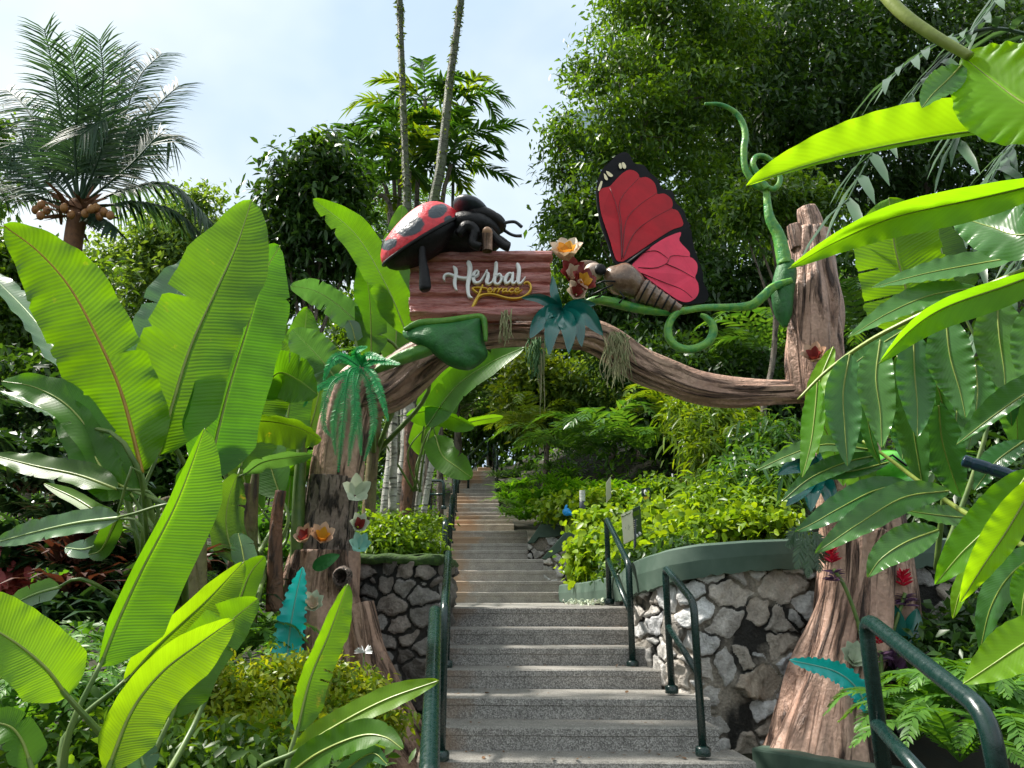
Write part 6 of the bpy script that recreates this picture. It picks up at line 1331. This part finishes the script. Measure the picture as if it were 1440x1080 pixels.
fernp('fern', 'bright feathery fern at the bottom left under the paddle leaf', [(40, 985, 2.6), (90, 1000, 2.6), (20, 1040, 2.4), (130, 1010, 2.8), (60, 940, 3.0)], 8, .3, 'fern', .06, nl=22, W=.016)
fernp('fern', 'feathery fern below the left trunk beside the turquoise leaf', [(325, 930, 4.3), (355, 915, 4.6), (290, 905, 4.4), (375, 850, 5.2), (340, 870, 4.9)], 8, .36, 'fern', .085, nl=22)
# ---------------------------------------------------------------- palms
def palm_small(label, px, py, D, nf, L, LL, mat, rise=1.0, W=.06, name='understory_palm', nl=17, ang=58):
    return fernp(name, label, [(px, py, D)], nf, L, mat, LL, 'palm', nl, 'feathery palms on the slope', rise, W)
for a in (('feathery palm in front of the sunlit rounded tree', 800, 640, 13, 11, 1.25, .34, 'palm'), ('yellow green feathery palm right of the upper staircase', 745, 610, 15, 10, 1.2, .32, 'palm_yell'), ('feathery palm with glossy fronds above the bollard', 850, 635, 12.4, 11, 1.25, .34, 'palm'),
          ('tall feathery palm in the shade left of the earth bank', 905, 640, 12, 11, 1.2, .32, 'palm'), ('feathery palm at the head of the staircase', 700, 590, 19, 11, 1.5, .42, 'palm'), ('feathery palm left of the staircase head', 655, 575, 20, 10, 1.5, .42, 'palm'),
          ('feathery palm below the loop of the vine', 950, 600, 12, 11, 1.2, .3, 'palm_yell'), ('broad feathery palm in dark shade under the beam', 930, 560, 14, 11, 1.5, .4, 'palm'), ('small feathery palm in the gap below the beam centre', 720, 545, 18, 10, 1.3, .36, 'palm_yell'),
          ('feathery palm half hidden behind the slim white trunks', 560, 560, 11, 10, 1.1, .3, 'palm'), ('feathery palm in the shade right of the broken stump', 1210, 470, 11, 11, 1.3, .34, 'palm'), ('feathery palm with ragged fronds at the stump foot', 1080, 500, 12, 10, 1.2, .34, 'palm'), ('feathery palm in the deep shade under the vine loop', 1000, 520, 14, 11, 1.4, .4, 'palm'), ('dark feathery palm at the right edge behind the ginger', 1380, 620, 8, 11, 1.1, .3, 'palm'), ('dark feathery palm behind the dark wall at the right', 1310, 720, 6.6, 10, .8, .22, 'palm')):
    palm_small(*a)
# coconut palm
t = thing('coconut_palm', 'coconut palm with a full crown and orange coconuts at the upper left', 'palm', gnd(100, 12))
CD = 12.0; c = P(112, 290, CD)
mb = MB(); mb.tube([gnd(102, 12), P(100, 420, CD), P(102, 350, CD), P(112, 285, CD)], [.2, .16, .15, .17], 18, groove(1.2, .08, .05, 4), n=60); mb.build('trunk', M['husk'], t)
CF = [[(110, 285), (90, 190), (75, 100), (62, 40)], [(112, 285), (135, 190), (145, 110), (140, 55)], [(115, 285), (165, 190), (195, 110), (228, 75)], [(115, 285), (175, 210), (220, 150), (252, 120)], [(108, 285), (70, 210), (35, 150), (8, 125)], [(112, 285), (150, 200), (165, 130), (175, 70)], [(115, 288), (180, 235), (225, 190), (245, 200)], [(107, 288), (60, 235), (30, 200), (10, 215)], [(110, 285), (105, 200), (110, 130), (100, 70)], [(112, 285), (122, 200), (130, 150), (122, 110)],
      [(118, 292), (180, 265), (245, 262), (305, 320)], [(118, 295), (190, 285), (250, 300), (300, 348)], [(105, 292), (50, 258), (0, 215), (-45, 240)], [(104, 295), (50, 275), (0, 262), (-50, 300)], [(116, 300), (140, 305), (165, 325)], [(112, 285), (140, 220), (150, 170), (112, 190)], [(112, 285), (165, 215), (190, 165), (205, 230)], [(110, 285), (75, 215), (60, 165), (45, 215)]]
for i, f in enumerate(CF):
    mb = MB(); dz = rng.uniform(-.8, .8); pth = [P(x, y, CD + dz * j / 3 * 1.6) for j, (x, y) in enumerate(f)]
    L_ = sum(np.linalg.norm(np.subtract(pth[j + 1], pth[j])) for j in range(len(pth) - 1))
    frond(mb, pth, int(36 + L_ * 9), .8 if L_ > 1.5 else .4, .03 if i < 10 or i > 14 else .05, 66 if i < 10 or i > 14 else 80, .3 if i < 10 or i > 14 else .55, 'pinna', .03, nrmv=(.15 * math.sin(i), -.9, .5) if i < 10 or i > 14 else (0, -.25, 1), jit=.09, mr=0, start=.18, lift=.0, prof=lambda t: np.clip(np.minimum(.55 + t * 2.2, 1.0) * (1.05 - .35 * t ** 3), .2, 1))
    mb.build('frond', M['coco'], t)
for x, y in ((50, 295), (58, 288), (66, 296), (57, 303), (135, 292), (146, 298), (155, 303), (140, 304), (90, 292), (100, 302), (120, 300), (128, 294)):
    MB().ell(P(x, y, CD - .35 + rng.normal() * .1), [A(.065, 0, 0), A(0, .065, 0), A(0, 0, .085)], 12, 8).build('coconut', M['coconut'], t)
mb = MB(); n = 60; a = rng.uniform(0, 6.28, n); blades(mb, np.tile(c - A(0, 0, .15), (n, 1)) + rng.normal(size=(n, 3)) * .1, np.stack([np.cos(a), np.sin(a), rng.uniform(-.4, .8, n)], 1), rdir(n), .6, .07, 'strap', .2); mb.build('brown_fibre', M['husk'], t)
# tall slim areca trunks with their crowns above the frame
for lab, spec, fr in (('tall slim palm with a straight mossy trunk left of centre', [(572, 340, 6.5), (571, 250, 5.5), (567, 150, 4.8), (562, 0, 4.4), (560, -160, 4)], 1), ('tall slim palm with a leaning moss covered trunk', [(607, 330, 7.5), (620, 230, 6.8), (632, 120, 5.8), (648, 0, 4.6), (668, -160, 4)], 2)):
    D_ = 11.0; t = thing('areca_palm', lab, 'palm', gnd(spec[0][0], D_))
    mb = MB(); g0 = P(spec[0][0], 640, D_); ptube(mb, [(spec[0][0] - 2, 640, 10)] + spec, D_, 14, 120, groove(2, .16, .12, fr)); mb.build('trunk', M['arecabark'], t)
    mb = MB()
    q = cat([P(s[0], s[1], D_) for s in spec], 200); k_ = rng.integers(10, 170, 700); blades(mb, q[k_] + rdir(700) * .05, rdir(700) + A(0, 0, -.3), rdir(700), .09, .04, 'tiny', .3); mb.build('climbing_moss', M['tree_yell'], t)
    top = P(spec[-1][0], spec[-1][1], D_)
    for i in range(9):
        a = i * .7; d = A(math.cos(a), math.sin(a), 0); mb = MB(); frond(mb, [top, top + d * .6 + A(0, 0, .7), top + d * 1.4 + A(0, 0, .6), top + d * 2 + A(0, 0, -.1)], 30, .55, .06, 60, .3, 'pinna', .02, mr=0); mb.build('frond', M['palm'], t)
t = thing('lamp_pole', 'thin grey pole rising behind the ladybird', 'pole', gnd(637, 16)); MB().tube([P(634, 560, 16), P(636, 300, 16), P(638, 228, 16)], [.05, .04, .035], 10).build('shaft', M['bollard'], t)
# cluster palms behind the sign
PC = [(505, 205, 15.5, (548, 300)), (560, 165, 15, (562, 300)), (600, 120, 15.5, (585, 310)), (520, 250, 14.5, (552, 320)), (650, 175, 15.2, (604, 310)), (640, 210, 15, (620, 320)), (575, 215, 14.6, (575, 320)), (655, 130, 15.8, (600, 320)), (548, 195, 15.6, (556, 320))]
for i, (x, y, D_, foot) in enumerate(PC):
    lab = ['cluster palm with the lowest left crown behind the sign', 'cluster palm with a bushy middle crown between the slim trunks', 'cluster palm with the topmost bright crown behind the slim trunks', 'cluster palm with low drooping fronds nearest the dark tree', 'cluster palm with arching fronds against the sky on the right', 'cluster palm with the lowest right crown above the ladybird', 'cluster palm with a dark crown in the heart of the cluster', 'cluster palm with the highest right hand fronds', 'cluster palm with broad tipped leaflets on the left of the cluster'][i]
    x0 = 580 + (x - 580) * .9; y0 = y + 22
    t = thing('cluster_palm', lab, 'palm', gnd(foot[0], D_), 'cluster palms behind the sign'); c = P(x0, y0, D_)
    MB().tube(cat([gnd(foot[0], D_), P(*foot, D_), c], 30), np.linspace(.07, .05, 30), 10, groove(1.5, .1, .05, i)).build('trunk', M['trunk'], t)
    for j in range(7):
        a = j * .9 + i; d = A(math.cos(a), math.sin(a) * .8, 0); l = rng.uniform(.9, 1.45); h = rng.uniform(.2, 1.2); mb = MB()
        frond(mb, [c, c + d * l * .4 + A(0, 0, .5 * h), c + d * l * .8 + A(0, 0, .55 * h), c + d * l * 1.15 + A(0, 0, .2 * h)], 17, .46, .07, 56, .25, 'strap', .012, mr=0, start=.2, jit=.14, prof=lambda t: .75 + .25 * np.sin(t * 3)); mb.build('frond', M['palm_dark' if (i + j) % 4 else 'palm_yell'], t)
# distant small palms under the cluster
for lab, x, y, D_ in (('spiky young palm between the dark tree and the slim trunk', 520, 310, 18), ('spiky young palm just above the ladybird shell', 545, 320, 17.5), ('spiky young palm behind the mossy leaning trunk foot', 590, 290, 18), ('dark palm crown left of the ladybird tail', 505, 330, 16)):
    palm_small(lab, x, y, D_, 11, 1.0, .3, 'palm', 1.2, .05)
# slim trunks left of the steps
ST_ = [('lichen spotted slim trunk left of the brown one', [(556, 560), (550, 640), (541, 722)], 6.5, 8.2, 'whitebark'), ('broad lichen spotted trunk leaning right', [(578, 540), (570, 640), (556, 722)], 8, 8.0, 'whitebark'), ('dead brown trunk between the white ones', [(578, 590), (575, 660), (570, 728)], 8.5, 7.8, 'brownbark'), ('pale slim trunk right of the dead brown one', [(602, 520), (595, 640), (586, 722)], 4, 7.9, 'whitebark'), ('white slim trunk nearest the handrail', [(621, 515), (612, 620), (596, 720)], 4.5, 7.7, 'whitebark'), ('grey slim trunk partly hidden behind the brown one', [(566, 560), (566, 640), (563, 722)], 3, 8.6, 'whitebark')]
for lab, pts, hw, D_, mt in ST_:
    o = MB(); ptube(o, [(x, y, hw) for x, y in pts] + [(pts[-1][0] - 2, 800, hw)], D_, 14, 50, groove(1.6, .1, .08, hw)); t = thing('slim_palm', lab, 'palm trunk', P(*pts[-1], D_), 'slim trunks left of the steps'); o.build('trunk', M[mt], t)
# litter on the steps
for i, (x, y, lab) in enumerate(((680, 1067, 'curled brown leaf on the lowest visible step left of centre'), (781, 1062, 'reddish dry leaf in the middle of the lowest visible step'), (810, 1068, 'dark dry leaf beside the reddish one on the lowest step'), (965, 1066, 'small dark leaf near the handrail post on the lowest step'), (645, 972, 'dark leaf fragment on the fifth step near the left edge'), (682, 971, 'tiny dark leaf on the fifth step left of centre'), (880, 974, 'brown leaf crumb on the fifth step near the right handrail'))):
    D_ = 4.36 if y > 1000 else 5.05; p = P(x, y, D_); p[2] = tread(D_) + .004; mb = MB(); blades(mb, p[None], rdir(1) * A(1, 1, .1), A(0, 0, 1)[None] + rdir(1) * .3, .045, .022, 'leaf', -.15, .4)
    setp(mb.build('dry_leaf', M['dryleaf'], origin=p), lab, 'dry leaf', 'dry leaves on the steps')

# crumbs and leaf bits lying on the treads
mb = MB(); n = 420; k_ = rng.integers(1, 14, n); pts = []
for i in k_:
    y0, D_, x0, x1 = STEPS[i]; dn = STEPS[i + 1][1] - D_; f = rng.beta(1.1, .8); xx_ = x0 + (x1 - x0) * (rng.random() if rng.random() < .5 else rng.choice([rng.beta(1, 6), rng.beta(6, 1)]))
    p = P(xx_, y0, D_) ; pts.append((p[0], p[1] + .015 + (dn - .05) * (f if i != 8 else f * .8), P(x0, y0, D_)[2] + .005))
pts = A(*pts); sz = rng.uniform(.006, .028, n)
blades(mb, pts, rdir(n) * A(1, 1, .05), A(0, 0, 1) + rdir(n) * .25, sz, sz * .5, 'leaf', -.1, .3)
setp(mb.build('leaf_litter', M['dryleaf'], origin=STZ and P(700, 900, 6)), 'scattered crumbs of dry leaf lying along the back of the treads', 'leaf litter', kind='stuff')
